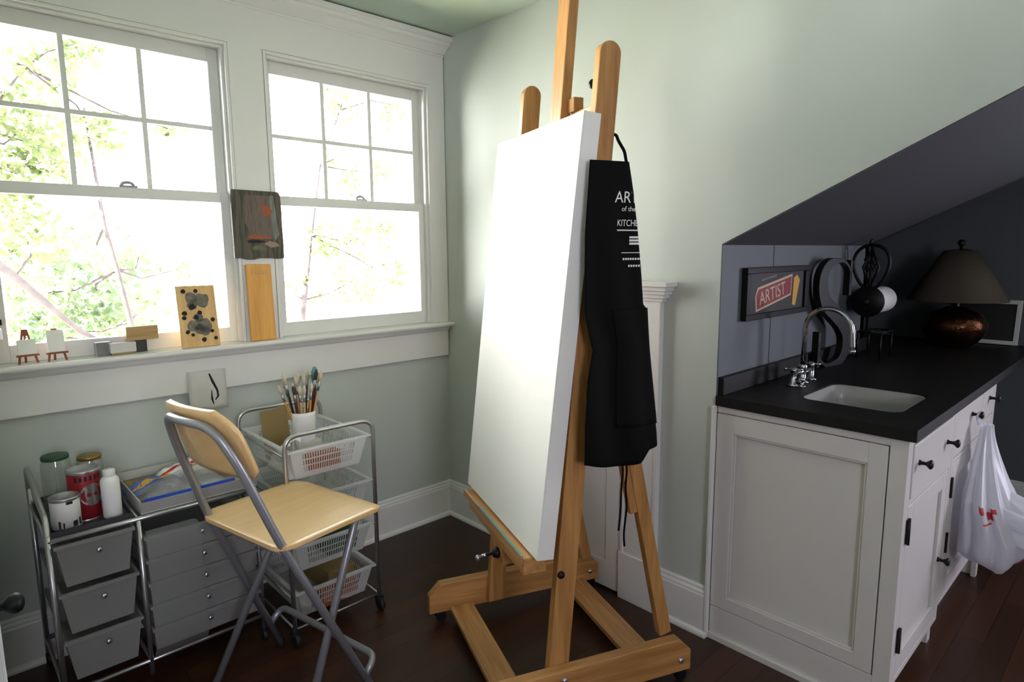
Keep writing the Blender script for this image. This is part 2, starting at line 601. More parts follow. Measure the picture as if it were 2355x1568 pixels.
for w in (W1, W2):
    bs.prism([(-.15, 1.058), (-.001, 1.058), (-.001, 1.0875), (-.15, 1.0875)], w[0], w[1], mxC)
struct(bs.build('trim_3', M['trim']), 'white window stool with rounded nose')
ap = [(0, .9024), (.018, .9024), (.021, .906), (.021, 1.036), (.03, 1.044), (.036, 1.056), (.036, 1.0615), (0, 1.0615)]
struct(MB().prism(ap, XL, -.008, mxC).build('trim_4', M['trim']), 'white apron board under the window stool')


def make_window(name, w, label):
    x0, x1 = w
    e = .002
    j = MB()
    for a, c in ((x0 + e, x0 + .014), (x1 - .014, x1 - e)):
        j.box(a, c, -.024, .148, ZS + .001, ZT - e)
    j.box(x0 + .014, x1 - .014, -.024, .148, ZT - .014, ZT - e)
    # stops proud of the jamb
    j.box(x0 + .014, x0 + .024, -.005, .014, ZS + .001, ZT - .014).box(x1 - .024, x1 - .014, -.005, .014, ZS + .001, ZT - .014)
    j.box(x0 + .024, x1 - .024, -.005, .014, ZT - .024, ZT - .014)
    root = struct(j.build(name, M['trim'], bevel=.0015), label)
    a, c = x0 + .0155, x1 - .0155
    gx0, gx1 = x0 + .056, x1 - .054
    # upper sash (outer)
    u = MB()
    yu0, yu1 = .056, .088
    u.box(a, gx0, yu0, yu1, 1.662, ZT - .015).box(gx1, c, yu0, yu1, 1.662, ZT - .015)
    u.box(gx0, gx1, yu0, yu1, 2.213, ZT - .015).box(gx0, gx1, yu0, yu1, 1.662, 1.704)
    u.build('upper_sash', M['trim'], root, bevel=.0015)
    mu = MB()
    wdt = (gx1 - gx0)
    for k in (1, 2):
        x = gx0 + wdt * k / 3
        mu.box(x - .0085, x + .0085, .062, .082, 1.704, 2.213)
    mu.box(gx0, gx1, .0625, .0815, 1.949, 1.966)
    mu.build('muntin', M['trim'], root)
    MB().box(gx0, gx1, .071, .074, 1.704, 2.213).build('pane', M['pane'], root)
    l = MB()
    yl0, yl1 = .018, .052
    l.box(a, gx0, yl0, yl1, ZS + .001, 1.7).box(gx1, c, yl0, yl1, ZS + .001, 1.7)
    l.box(gx0, gx1, yl0, yl1, 1.66, 1.7).box(gx0, gx1, yl0, yl1, ZS + .001, 1.149)
    l.build('lower_sash', M['trim'], root, bevel=.0015)
    MB().box(gx0, gx1, .034, .037, 1.149, 1.66).build('pane', M['pane'], root)
    xm = (x0 + x1) / 2 + .04
    k = MB().box(xm - .03, xm + .03, .022, .05, 1.7, 1.708)
    k.tube(arc((xm, .036, 1.708), .02, 0, PI, 8, (1, 0, 0), (0, 0, .6)), .006, 8)
    k.build('sash_lock', M['nickel'], root)
    return root


make_window('window_1', W1, 'large white double-hung window on the left')
make_window('window_2', W2, 'white double-hung window nearer the corner')
h = MB().box(-1.884, -1.862, .004, .018, 1.222, 1.24)
h.build('sash_lift', M['blackmetal'], bpy.data.objects['window_1'])

# small doors in the cheek walls
def small_door(name, x, sgn, label):
    """door in the wall at x; sgn -1 faces -x"""
    b = MB()
    def bx(y0, y1, z0, z1, t0, t1):
        xa, xb = x + sgn * t0, x + sgn * t1
        b.box(min(xa, xb), max(xa, xb), y0, y1, z0, z1)
    t = .03
    ys = (-1.36, -1.19, -.72, -.55)
    for y0, y1 in ((ys[0], ys[1]), (ys[2], ys[3])):
        bx(y0, y1, 0, 1.262, 0, .022)
        bx(y0 - .004, y1 + .004, 0, .205, 0, t)
        bx(y0, y0 + .016, .205, 1.262, .02, .027); bx(y1 - .016, y1, .205, 1.262, .02, .027)
    bx(ys[0] + .0006, ys[3] - .0006, 1.18, 1.2619, 0, .0226)
    for k, (z0, z1, pr) in enumerate(((1.262, 1.276, .03), (1.276, 1.29, .042), (1.29, 1.304, .052), (1.304, 1.32, .062), (1.32, 1.338, .074))):
        bx(ys[0] - pr + .02, ys[3] + pr - .02, z0, z1, 0, pr)
    r = struct(b.build(name, M['trim'], bevel=.002), label)
    b = MB()
    bx(ys[1] + .002, ys[2] - .002, .012, 1.178, 0, .012)
    # stiles and rails over the panel
    for y0, y1, z0, z1 in ((ys[1] + .002, ys[1] + .08, .012, 1.178), (ys[2] - .08, ys[2] - .002, .012, 1.178), (ys[1] + .08, ys[2] - .08, 1.09, 1.178), (ys[1] + .08, ys[2] - .08, .012, .13)):
        bx(y0, y1, z0, z1, .012, .018)
    b.build('door_leaf', M['trim'], r, bevel=.0015)
    return r


small_door('door_1', 0.0, -1, 'low white door with crowned surround in the right wall')
d2 = small_door('door_2', XL, 1, 'low white door in the left wall with a black knob')
mk = Matrix.Translation((XL + .0181, -1.087, .735)) @ Matrix.Rotation(PI / 2, 4, 'Y')
MB().lathe([(0, 0), (.022, 0), (.022, .004), (.009, .007), (.008, .022), (.014, .027), (.0205, .036), (.0215, .045), (.018, .054), (.009, .059), (0, .06)], 24, mk).build('knob', M['blackmetal'], d2)

struct(MB().box(-.021, .0015, YK - .0032, YK + .008, 0, .899).build('trim_6', M['trim'], bevel=.002), 'white corner strip beside the sink cabinet')
# ------------------------------------------------------------------ outdoors
struct(MB().box(XW, XF + .1, .152, .75, 2.44, 2.60).build('added_eave', M['trim']))  # unseen overhang added to hold back light from the high sky
struct(MB().box(-12, 14, .6, 9, -3.2, -3.0).build('lawn', M['grass']))  # cut short so low sky light passes beyond it


def leaf_clump(bm_, c, r, n, rnd, size=.05):
    for _ in range(n):
        while True:
            p = V((rnd.uniform(-1, 1), rnd.uniform(-1, 1), rnd.uniform(-1, 1)))
            if p.length < 1:
                break
        p = V(c) + p * r
        q = Quaternion((rnd.gauss(0, 1), rnd.gauss(0, 1), rnd.gauss(0, 1), rnd.gauss(0, 1))).normalized()
        L, w = size * rnd.uniform(.7, 1.3), size * rnd.uniform(.3, .45)
        vs = [V((0, 0, 0)), V((w, .4 * L, .008)), V((0, L, 0)), V((-w, .4 * L, .008))]
        bv = [bm_.verts.new(p + q @ v) for v in vs]
        bm_.faces.new((bv[0], bv[1], bv[2])); bm_.faces.new((bv[0], bv[2], bv[3]))


def tree(label, base, limbs, clumps, leaf, dens, size, seed):
    rnd = random.Random(seed)
    root = thing('tree', label, 'tree', base)
    t = MB()
    for pts, r0, r1 in limbs:
        n = len(pts)
        t.tube(pts, [r0 + (r1 - r0) * i / (n - 1) for i in range(n)], 8)
    # twigs to every clump
    for c in clumps:
        near = min((V(p) for pts, _, _ in limbs for p in pts), key=lambda p: (p - V(c[:3])).length)
        mid = (near + V(c[:3])) / 2 + V((rnd.uniform(-.1, .1), 0, rnd.uniform(-.1, .1)))
        t.tube([near, mid, V(c[:3])], [.012, .008, .004], 6)
    t.build('trunk', M['bark'], root, loc=base)
    f = MB()
    for x, y, z, r in clumps:
        leaf_clump(f.bm, (x, y, z), r, int(dens * r * r), rnd, size)
        for _ in range(2):
            q = V((x, y, z)) + V((rnd.uniform(-1, 1), rnd.uniform(-.6, 1.5), rnd.uniform(-1, 1))) * r * 1.1
            leaf_clump(f.bm, q, r * .6, int(dens * r * r * .35), rnd, size)
    f.build('foliage', leaf, root, loc=base)
    return root


cl = [(-1.29, 3.6, 2.91, .36), (-.93, 3.6, 3.15, .18), (-1.33, 3.6, 2.45, .27), (-1.21, 3.6, 2.3, .27), (-1.42, 3.6, 2.08, .18), (-.87, 3.6, 2.44, .2), (-1.41, 3.6, 1.61, .26), (-.27, 3.6, 2.55, .14), (-1.9, 3.6, 2.6, .4), (-2.1, 3.7, 1.6, .4)]
tree('leafy tree outside the left window with a leaning brown branch', (-2.6, 3.3, -3.0),
     [([(-2.6, 3.3, -3.0), (-2.5, 3.3, -1.2), (-2.3, 3.25, .6), (-2.0, 3.2, 1.72), (-1.75, 3.2, 1.51), (-1.55, 3.2, 1.3), (-1.37, 3.2, 1.08), (-1.18, 3.2, .86), (-.97, 3.2, .7)], .05, .018),
      ([(-2.0, 3.2, 1.72), (-1.7, 3.4, 2.3), (-1.3, 3.6, 2.9)], .05, .012)], cl, M['leafA'], 1700, .075, 3)
cl = [(-.85, 3.9, 1.55, .31), (-1.34, 3.9, 1.13, .40), (-.92, 3.9, 1.11, .36), (-.75, 3.9, .83, .3), (-.57, 3.9, 1.43, .18), (-1.14, 3.9, .79, .3), (-.25, 3.9, 1.31, .16), (-1.5, 3.9, .7, .3), (-.3, 3.9, .5, .25)]
tree('slim tree with a bare upright stem outside the left window', (-.72, 3.4, -3.0),
     [([(-.72, 3.4, -3.0), (-.74, 3.4, -.8), (-.77, 3.4, .66), (-.79, 3.4, .89), (-.85, 3.4, 1.33), (-.91, 3.4, 1.69), (-.93, 3.4, 2.0), (-.9, 3.8, 2.68)], .035, .01)], cl, M['leafB'], 1700, .075, 4)
cl = [(1.75, 4.2, 3.22, .31), (2.41, 4.2, 3.27, .26), (1.72, 4.2, 2.48, .25), (2.25, 4.2, 2.42, .2), (1.5, 4.2, 1.57, .32), (2.03, 4.2, 1.67, .31), (1.83, 4.2, 1.15, .33), (2.32, 4.2, 1.13, .23), (1.1, 4.2, 1.17, .16)]
tree('leafy tree outside the window nearer the corner', (.95, 4.2, -3.0),
     [([(.95, 4.2, -3.0), (1.0, 4.2, -.8), (1.06, 4.2, .37), (1.14, 4.2, .92), (1.26, 4.2, 1.66), (1.41, 4.2, 2.45), (1.7, 4.2, 3.1)], .055, .012)], cl, M['leafA'], 1300, .075, 5)

# ------------------------------------------------------------------ window sill things
def obox(name, m, c, dx, dy, dz, rz=0.0, rx=0.0, parent=None, bevel=.001):
    """box standing on its base centre c"""
    mx = Matrix.Rotation(rz, 4, 'Z') @ Matrix.Rotation(rx, 4, 'X')
    b = MB().box(-dx / 2, dx / 2, -dy / 2, dy / 2, 0, dz, mx)
    o = b.build(name, m, parent, bevel=bevel)
    if parent is None:
        o.location = c
    else:
        o.data.transform(Matrix.Translation(V(c)))
    return o


SILL = ZS + .0005


def mini_easel(label, loc, rz, h):
    r = thing('miniature_easel', label, 'easel', loc, rz, 'miniature easels on the sill')
    for s in (-1, 1):
        MB().beam((s * .026, -.004, .002), (s * .006, .012, h), .006, .005, (1, 0, 0)).build('leg', M['redwood'], r)
    MB().beam((0, .030, .002), (0, .013, h - .012), .006, .005, (1, 0, 0)).build('leg', M['redwood'], r)
    MB().box(-.031, .031, -.012, -.001, .028, .034).build('ledge', M['redwood'], r)
    MB().box(-.009, .009, .008, .015, h - .016, h + .006).build('head', M['redwood'], r, bevel=.002)
    return r


mini_easel('leftmost tiny wooden easel on the window stool', (-1.808, -.046, SILL), .12, .112)
mini_easel('tiny wooden easel second from the left on the window stool', (-1.727, -.046, SILL), .12, .108)
for (x, w, hh, lab) in ((-1.808, .052, .05, 'small wide blank canvas on the leftmost tiny easel'), (-1.727, .05, .075, 'taller small blank canvas on the second tiny easel')):
    mx = Matrix.Translation((x, -.0515, SILL + .0345)) @ Matrix.Rotation(.12, 4, 'Z') @ Matrix.Rotation(-.14, 4, 'X')
    o = MB().box(-w / 2, w / 2, -.005, 0, 0, hh).build('miniature_canvas', M['canvas'], bevel=.001)
    o.matrix_world = mx
    tag(o, lab, 'canvas', 'miniature canvases on the sill')

# stamps / blocks
r = thing('stamp_block', 'whitish wooden printing block lying low on the window stool', 'block', (-1.527, -.03, SILL), .05)
obox('block', M['paper'], (0, 0, .008), .085, .03, .036, parent=r)
obox('rubber_face', M['ochrepaper'], (0, -.0, 0), .078, .028, .0085, parent=r)
o = obox('stamp_block', M['silver'], (-1.585, -.012, SILL), .05, .028, .05, .1)
tag(o, 'grey metal block at the left end of the printing blocks', 'block')
r = thing('stamp_block', 'tan wooden printing block propped on a dark handle', 'block', (-1.455, -.004, SILL), .05)
obox('block', M['tan'], (0, 0, .045), .108, .028, .052, parent=r, bevel=.002)
obox('handle', M['darkpl'], (-.005, 0, .0), .034, .024, .0455, parent=r)

# stamped plywood card
mx = Matrix.Translation((-1.258, -.047, SILL)) @ Matrix.Rotation(.02, 4, 'Z') @ Matrix.Rotation(-.13, 4, 'X')
card = MB().box(-.072, .072, -.004, .004, 0, .243).build('plywood_card', M['card'], bevel=.001)
card.matrix_world = mx
tag(card, 'pale plywood card with grey stamped blots, leaning on the left window', 'card')
rb = random.Random(8)
for (cx, cz, rr) in ((-.02, .195, .026), (.02, .185, .03), (-.018, .165, .02), (0, .115, .02), (-.022, .085, .026), (.018, .085, .03), (.02, .06, .02), (0, .07, .02)):
    mb = Matrix.Translation((cx, -.0046, cz)) @ Matrix.Rotation(PI / 2, 4, 'X')
    pl = [(rr * rb.uniform(.75, 1.1) * math.cos(2 * PI * k / 14), rr * rb.uniform(.75, 1.1) * math.sin(2 * PI * k / 14)) for k in range(14)]
    MB().prism(pl, -.0003, .0006, mb).build('stamp_print', M['greyink'], card)
for (cx, cz, rr) in ((-.046, .222, .009), (.0, .222, .009), (-.05, .135, .01), (.006, .135, .009), (-.02, .16, .013), (-.052, .118, .009), (.052, .105, .009), (.056, .03, .008), (.012, .028, .01), (-.008, .118, .01), (.045, .06, .008), (-.046, .062, .008), (-.028, .05, .007)):
    mb = Matrix.Translation((cx, -.0046, cz)) @ Matrix.Rotation(PI / 2, 4, 'X')
    pl = [(rr * rb.uniform(.8, 1.1) * math.cos(2 * PI * k / 10), rr * rb.uniform(.8, 1.1) * math.sin(2 * PI * k / 10)) for k in range(10)]
    MB().prism(pl, .0006, .001, mb).build('dark_blot', M['ink'], card)

# orange wood plank with lettering
mx = Matrix.Translation((-1.009, -.0465, SILL)) @ Matrix.Rotation(.0, 4, 'Z') @ Matrix.Rotation(-.048, 4, 'X')
o = MB().box(-.053, .053, -.008, .008, 0, .322).build('wood_plank', M['plank'], bevel=.006, seg=3)
o.matrix_world = mx
tag(o, 'narrow amber wood plank leaning on the white board between the windows', 'plank')
text_mesh('PAINT', .026, M['tan'], Matrix.Translation((0, -.0083, .278)) @ Matrix.Rotation(PI / 2, 4, 'X'), 'lettering', o, align='CENTER', sx=.95)

# dark unframed painting
mx = Matrix.Translation((-.997, -.0205, 1.432)) @ Matrix.Rotation(0, 4, 'Z')
pr = random.Random(2)
edge = []
W_, H_ = .207, .279
for k in range(9):
    edge.append((-W_ / 2 + W_ * k / 8, pr.uniform(-.004, .004)))
edge += [(W_ / 2 + .001, .06), (W_ / 2 - .001, .15), (W_ / 2, .2), (W_ / 2 - .004, H_ - .012), (W_ / 2 - .012, H_)]
edge += [(-W_ / 2, H_ + .001), (-W_ / 2 - .001, .2), (-W_ / 2, .1)]
o = MB().prism(edge, 0, .012, Matrix.Rotation(PI / 2, 4, 'X')).build('painting', M['painting'], bevel=.001)
o.matrix_world = mx
tag(o, 'small dark unframed painting hung on the board between the windows', 'painting')


def dab(pts, m, name, lift=.0004):
    b = MB().prism(pts, .0122, .0122 + lift, Matrix.Rotation(PI / 2, 4, 'X'))
    return b.build(name, m, o)


dab([(-.05, .26), (.05, .26), (.06, .19), (.055, .08), (-.03, .09), (-.055, .15)], streak_mat('umber glaze', [(0.3, (74, 62, 54)), (0.5, (108, 92, 82)), (0.7, (82, 70, 62))], (30, 30, 3), 0.5), 'figure_patch', .0004)
dab([(.052, .262), (.07, .262), (.085, .1), (.07, .075), (.06, .1)], M['paper_dim'], 'grey_stroke', .0006)
dab([(.012, .222), (.05, .218), (.062, .195), (.05, .182), (.03, .17), (.022, .2)], M['terra'], 'orange_stroke', .0008)
dab([(-.045, .092), (-.03, .1), (.045, .096), (.05, .084), (0, .082), (-.042, .082)], M['terra'], 'orange_stroke', .0008)
dab([(-.05, .075), (-.01, .08), (.03, .072), (.0, .064), (-.045, .066)], M['ink'], 'dark_stroke', .0008)
dab([(.02, .062), (.045, .074), (.075, .066), (.085, .052), (.05, .046)], mat('putty glaze', (150, 128, 106), .5), 'pale_stroke', .0009)
dab([(-.03, .05), (.0, .056), (.028, .044), (.02, .034), (-.028, .036)], mat('moss glaze', (96, 100, 66), .5, var=.3, vscale=40), 'moss_stroke', .0007)

# sketch on paper, hanging from the apron board
def paperfn(i, j):
    x = -1.315 + .147 * i
    z = .988 - .160 * j - .006 * i * j
    return (x, -.0225 - .010 * math.sin(j * 2.2) * (1 - .6 * i), z)


o = MB().grid(paperfn, 8, 8).build('sketch_sheet', M['paper'], solid=.0006)
tag(o, 'sheet of paper with an ink sketch taped below the window stool', 'paper')
sk = MB()
sk.tube([(-1.232, -.0475, .972), (-1.222, -.0495, .94), (-1.206, -.05, .90)], [.003, .005, .004], 6)
sk.tube([(-1.206, -.05, .90), (-1.204, -.0495, .876), (-1.216, -.049, .862)], [.004, .004, .002], 6)
sk.tube([(-1.228, -.0505, .905), (-1.229, -.05, .87), (-1.224, -.048, .845)], [.001, .004, .0015], 6)
for q in sk.bm.verts:
    q.co.y = -.0232 - .010 * math.sin((.988 - q.co.z) / .16 * 2.2) * (1 - .6 * (q.co.x + 1.315) / .147) - .0002 + (q.co.y + .049) * .02
sk.build('ink_drawing', M['ink'], o)

# ------------------------------------------------------------------ easel
EC = (-.4926, -1.2235, 0)
# local axes: +x = depth (front of canvas to back), +y = from near bar to far bar (opposite of u)
er = thing('studio_easel', 'large oiled oak studio easel on castors holding a blank canvas', 'easel', EC, -.385)


def EL(u, v, z):
    return V((v, -u, z))


a_, b_u = .3014, .3394
z0, z1 = .045, .1626
for s, (ui, uo) in ((-1, (-a_ - .038, -a_)), (1, (a_, b_u))):
    c = .0465
    poly = [(-.374, z0), (.374, z0), (.374, z1 - c), (.374 - .0458, z1), (-.374 + .0458, z1), (-.374, z1 - c)]
    mx = Matrix(((1, 0, 0, 0), (0, 0, -1, 0), (0, 1, 0, 0), (0, 0, 0, 1)))
    foot = MB().prism(poly, ui, uo, mx).build('foot_bar', M['oakX'], er, bevel=.003)
    for v in (-.10, .335):
        um = uo if s > 0 else uo
        mxb = Matrix.Translation(EL(um, v, .085 if v > 0 else .13)) @ Matrix.Rotation(PI / 2, 4, 'X')
        MB().lathe([(0, -.004), (.011, -.004), (.011, .001), (.007, .005), (0, .006)], 16, mxb).build('bolt', M['nickel'], foot)
    for v in (-.335, .335):
        cr = MB()
        mid = (ui + uo) / 2
        cr.lathe([(0, -.0115), (.016, -.0115), (.0205, -.008), (.0205, .008), (.016, .0115), (0, .0115)], 18, Matrix.Translation(EL(mid, v + .012, .0207)) @ Matrix.Rotation(PI / 2, 4, 'X'))
        cst = cr.build('caster', M['rubber'], er)
        MB().box(v - .012, v + .022, -mid - .0165, -mid - .0125, .016, .045).box(v - .012, v + .022, -mid + .0125, -mid + .0165, .016, .045).box(v - .014, v + .024, -mid - .018, -mid + .018, .0415, .0448).build('caster_fork', M['blackmetal'], cst)
for (s0, s1) in ((-.2916, -.1984), (.200, .302)):
    MB().box(s0, s1, -a_ + .0005, a_ - .0005, z0 - .002, .0635).build('stretcher', M['oakY'], er, bevel=.003)


def vup(z):           # front face of the raked uprights
    return -.135 + (z - .15) * .0835


def raked(u0, u1, wd, zb, zt, name, m, front=0.0, rtop=True, bev=.003):
    poly = []
    fr = lambda z: vup(z) + front
    poly += [(fr(zb) + wd, zb)]
    if rtop:
        rr = wd / 2
        zc = zt - rr
        cx = fr(zc) + rr
        poly += [(cx + rr * math.cos(k * PI / 12), zc + rr * math.sin(k * PI / 12)) for k in range(13)]
    else:
        poly += [(fr(zt) + wd, zt), (fr(zt), zt)]
    poly += [(fr(zb), zb)]
    mx = Matrix(((1, 0, 0, 0), (0, 0, -1, 0), (0, 1, 0, 0), (0, 0, 0, 1)))
    return MB().prism(poly, u0, u1, mx).build(name, m, er, bevel=bev)


upn = raked(.2660, .3008, .068, .066, 2.043, 'upright', M['oakZ'])
upf = raked(-.3008, -.2660, .068, .066, 2.055, 'upright', M['oakZ'])
mast = raked(-.030, .055, .034, .50, 2.47, 'mast', M['oakZ'], front=.005, rtop=False)
# top cross bar, mast clamp, lower cross bars
def crossbar(z, h, t, front, name='crossbar'):
    v0 = vup(z) + front
    return MB().box(v0, v0 + t, -.2655, .2655, z - h / 2, z + h / 2).build(name, M['oakY'], er, bevel=.003)


crossbar(1.862, .055, .026, .0405)
crossbar(1.25, .07, .026, .0405)
crossbar(.60, .07, .026, .0405)
v0 = vup(1.88)
MB().box(v0 + .030, v0 + .066, -.098, -.0556, 1.8905, 1.935).build('mast_clamp', M['oakZ'], er, bevel=.004)
MB().tube([EL(.2655, v0 + .03, 1.935), EL(.225, v0 + .03, 1.942)], .006, 10).lathe([(0, 0), (.013, 0), (.015, .006), (.013, .014), (0, .016)], 12, Matrix.Translation(EL(.232, v0 + .03, 1.941)) @ Matrix.Rotation(-PI / 2, 4, 'X')).build('knob', M['blackmetal'], upn)
MB().lathe([(0, 0), (.012, 0), (.012, .006), (.008, .012), (0, .012)], 14, Matrix.Translation(EL(.2998, vup(.463) + .012, .463)) @ Matrix.Rotation(PI / 2, 4, 'X')).build('bolt', M['blackmetal'], upn)
# rear braces from the ends of the foot bars up to the backs of the uprights
for s in (1, -1):
    uu = .2834 * s
    pts = (EL(uu, .30, .166), EL(uu, -.0115 + .04, 1.42))
    br = MB().beam(pts[0], pts[1], .045, .032, (1, 0, 0)).build('brace', M['oakZ'], er, bevel=.003)
    a, b_ = V(pts[0]), V(pts[1])
    q0, q1 = a.lerp(b_, .36) + V((-.036, 0, 0)), a.lerp(b_, .62) + V((-.036, 0, 0))
    MB().beam(q0, q1, .026, .026, (1, 0, 0)).build('brace_block', M['oakZ'], br, bevel=.002)
# canvas ledge with sliding block and clamp knob
zl = .5215
led = MB()
led.box(-.206, -.128, -.262, .30, zl - .060, zl - .006)
led.box(-.206, -.128, .3002, .345, zl - .026, zl - .006)
led.box(-.214, -.2065, -.262, .345, zl - .026, zl + .003)
ledge = led.build('ledge', M['oakY'], er, bevel=.002)
MB().box(-.2138, -.2067, -.262, .16, zl + .0032, zl + .0046).build('paint_drip', M['teal'], ledge)
MB().box(-.20, -.125, -.06, .045, .395, zl - .0605).build('ledge_carrier', M['oakZ'], er, bevel=.003)
kb = MB().lathe([(0, 0), (.018, 0), (.02, .008), (.014, .02), (.006, .024), (.006, .045), (0, .045)], 16, Matrix.Translation((-.2005, -.02, .425)) @ Matrix.Rotation(-PI / 2, 4, 'Y'))
kb.build('clamp_knob', M['blackmetal'], er)
MB().tube([(-.245, -.02, .425), (-.265, -.005, .412)], .006, 10).sphere((-.27, -.002, .409), .010).build('clamp_handle', M['nickel'], er)

# canvas, resting on the ledge
cu, cv, cz, al, be, ga, cw, ch, ct = -.022, -.1159, 1.1883, .1016, .0202, -.0192, .6685, 1.3271, .0572
R_ = V((math.cos(be), math.sin(be), 0)); B0 = V((-math.sin(be), math.cos(be), 0))
U_ = V((0, 0, 1)) * math.cos(al) + B0 * math.sin(al); B_ = B0 * math.cos(al) - V((0, 0, 1)) * math.sin(al)
R2, U2 = R_ * math.cos(ga) + U_ * math.sin(ga), -R_ * math.sin(ga) + U_ * math.cos(ga)
conv = lambda q: EL(q.x, q.y, q.z)
mc = Matrix.Identity(4)
mc.col[0][:3] = conv(R2); mc.col[1][:3] = conv(B_); mc.col[2][:3] = conv(U2); mc.col[3][:3] = conv(V((cu, cv, cz)))
mE = Matrix.Translation(EC) @ Matrix.Rotation(-.385, 4, 'Z')
cb = MB()
cb.box(-cw / 2, cw / 2, 0, .004, -ch / 2, ch / 2)
for x0, x1, zz0, zz1 in ((-cw / 2, -cw / 2 + .006, -ch / 2, ch / 2), (cw / 2 - .006, cw / 2, -ch / 2, ch / 2), (-cw / 2 + .006, cw / 2 - .006, -ch / 2, -ch / 2 + .006), (-cw / 2 + .006, cw / 2 - .006, ch / 2 - .006, ch / 2)):
    cb.box(x0, x1, .004, ct, zz0, zz1)
can = cb.build('stretched_canvas', M['canvas'], bevel=.002)
can.matrix_world = mE @ mc
tag(can, 'tall blank white stretched canvas standing on the oak easel', 'canvas')
sb = MB()
e = .0065
for x0, x1, zz0, zz1 in ((-cw / 2 + e, -cw / 2 + .05, -ch / 2 + e, ch / 2 - e), (cw / 2 - .05, cw / 2 - e, -ch / 2 + e, ch / 2 - e), (-cw / 2 + .05, cw / 2 - .05, -ch / 2 + e, -ch / 2 + .05), (-cw / 2 + .05, cw / 2 - .05, ch / 2 - .05, ch / 2 - e), (-cw / 2 + .05, cw / 2 - .05, -.025, .025)):
    sb.box(x0, x1, .03, ct - .004, zz0, zz1)
sb.build('stretcher_bars', M['birch'], can)

# ------------------------------------------------------------------ apron over the near upright
ar = thing('apron', 'black apron with white lettering hung on the easel', 'apron', EC, -.385)
prL = [(1.703, -.035), (1.5, -.05), (1.28, -.052), (1.167, -.026), (1.08, -.045), (.95, -.054), (.832, -.055)]
prR = [(1.707, .098), (1.62, .114), (1.5, .13), (1.37, .145), (1.292, .153), (1.286, .163), (1.1, .182), (.9, .203), (.845, .207)]


def itp(tab, z):
    tab = sorted(tab)
    if z <= tab[0][0]:
        return tab[0][1]
    for (za, va), (zb, vb) in zip(tab, tab[1:]):
        if z <= zb:
            t = (z - za) / (zb - za)
            return va + (vb - va) * t
    return tab[-1][1]


def apron_pt(s, z, off=0.0):
    """s: distance across the cloth from its front-left edge; the cloth turns round the fold at the right"""
    L, Rr = itp(prL, z), itp(prR, z)
    w = Rr - L
    rip = .006 * math.sin(s * 46 + z * 7) * min(1, (1.75 - z) * 1.6) + .008 * math.sin(z * 9) * (1.7 - z)
    fr = .019                      # fold radius
    flat = w - fr
    base = .348 + .02 * (1.7 - z)
    if s < flat:
        return EL(base + rip + off, L + s, z)
    a = min((s - flat) / fr, PI * .96)
    ex = max(0, s - flat - fr * PI * .96)
    return EL(base + rip * (1 - a / PI) - fr + (fr + off) * math.cos(a), L + flat + (fr + off) * math.sin(a) - ex, z)


def apron_fn(i, j):
    zt_, zb_ = 1.705, .84
    L, Rr = itp(prL, zt_ + (zb_ - zt_) * j), 0
    w = itp(prR, zt_ + (zb_ - zt_) * j) - L
    s = i * (w + .10)
    zb_ = .832 - .02 * math.sin(min(1, s / w) * 3.0) + (.03 if s > w * .72 else 0) * min(1, (s / w - .72) * 8)
    z = zt_ + (zb_ - zt_) * j
    return apron_pt(s, z)


apron_cloth = MB().grid(apron_fn, 44, 60).build('cloth', M['blackcloth'], ar, solid=.0024)
# pocket panel sewn on the lower half
def pocket_fn(i, j):
    z = 1.284 + (.93 - 1.284) * j
    w = itp(prR, z) - itp(prL, z)
    return apron_pt(w * .42 + i * (w * .58 + .012), z, .0035)
MB().grid(pocket_fn, 24, 24).build('pocket', M['blackcloth'], ar, solid=.0016)
# printing
def print_line(body, size, s0, z, sx=1.0):
    fn = lambda p: apron_pt(s0 + p.x, z + p.y, .0022 + p.z)
    return text_mesh(body, size, M['print'], None, 'lettering', ar, .0003, fn, sx=sx)


sA = lambda z, v: v - itp(prL, z)
print_line('ART', .046, sA(1.62, .045), 1.590, .92)
print_line('of the', .020, sA(1.57, .066), 1.566)
print_line('KITCHEN', .026, sA(1.53, .05), 1.524, .8)
ln_ = MB()
def strip(zc, hh, v0, s1):
    s0 = sA(zc, v0)
    ln_.grid(lambda i, j: apron_pt(s0 + i * s1, zc + (j - .5) * hh, .0024), 12, 1)
strip(1.512, .0035, .05, .12)
strip(1.448, .002, .065, .1)
for zz in (1.474, 1.483, 1.492):
    strip(zz, .006, .093, .035)
for k in range(9):
    strip(1.430, .006, .070 + .0085 * k, .006)
for k in range(5):
    strip(1.410, .006, .090 + .0085 * k, .006)
ln_.build('printed_rule', M['print'], ar)
# neck strap over the top of the upright and ties hanging down
st = [apron_pt(.118, 1.70), EL(.335, .083, 1.735), EL(.3065, .078, 1.77), EL(.300, .0765, 1.785), EL(.285, .0765, 1.79), EL(.266, .0765, 1.785), EL(.2605, .07, 1.77), EL(.2605, .06, 1.70)]
MB().tube(fillet(st, .01, 3), .0045, 8).build('neck_strap', M['blackcloth'], ar)
for k, (v, zb_) in enumerate(((.082, .60), (.096, .545))):
    pts = [EL(.352, v - .006, .865), EL(.356, v + .004, .79), EL(.352, v, .74), EL(.358, v + .004 * (k * 2 - 1), .68), EL(.353, v - .003, zb_ + .04), EL(.354, v - .008 * (1 - k), zb_)]
    MB().tube(fillet(pts, .03, 3), .0032, 7).build('tie', M['blackcloth'], ar)

# ------------------------------------------------------------------ bar stool
CH = (-1.24, -.792, 0)
tr = thing('folding_stool', 'folding bar stool with birch seat and grey tube frame', 'stool', CH, .2034)


def CL(u, v, z):
    return V((v, -u, z))


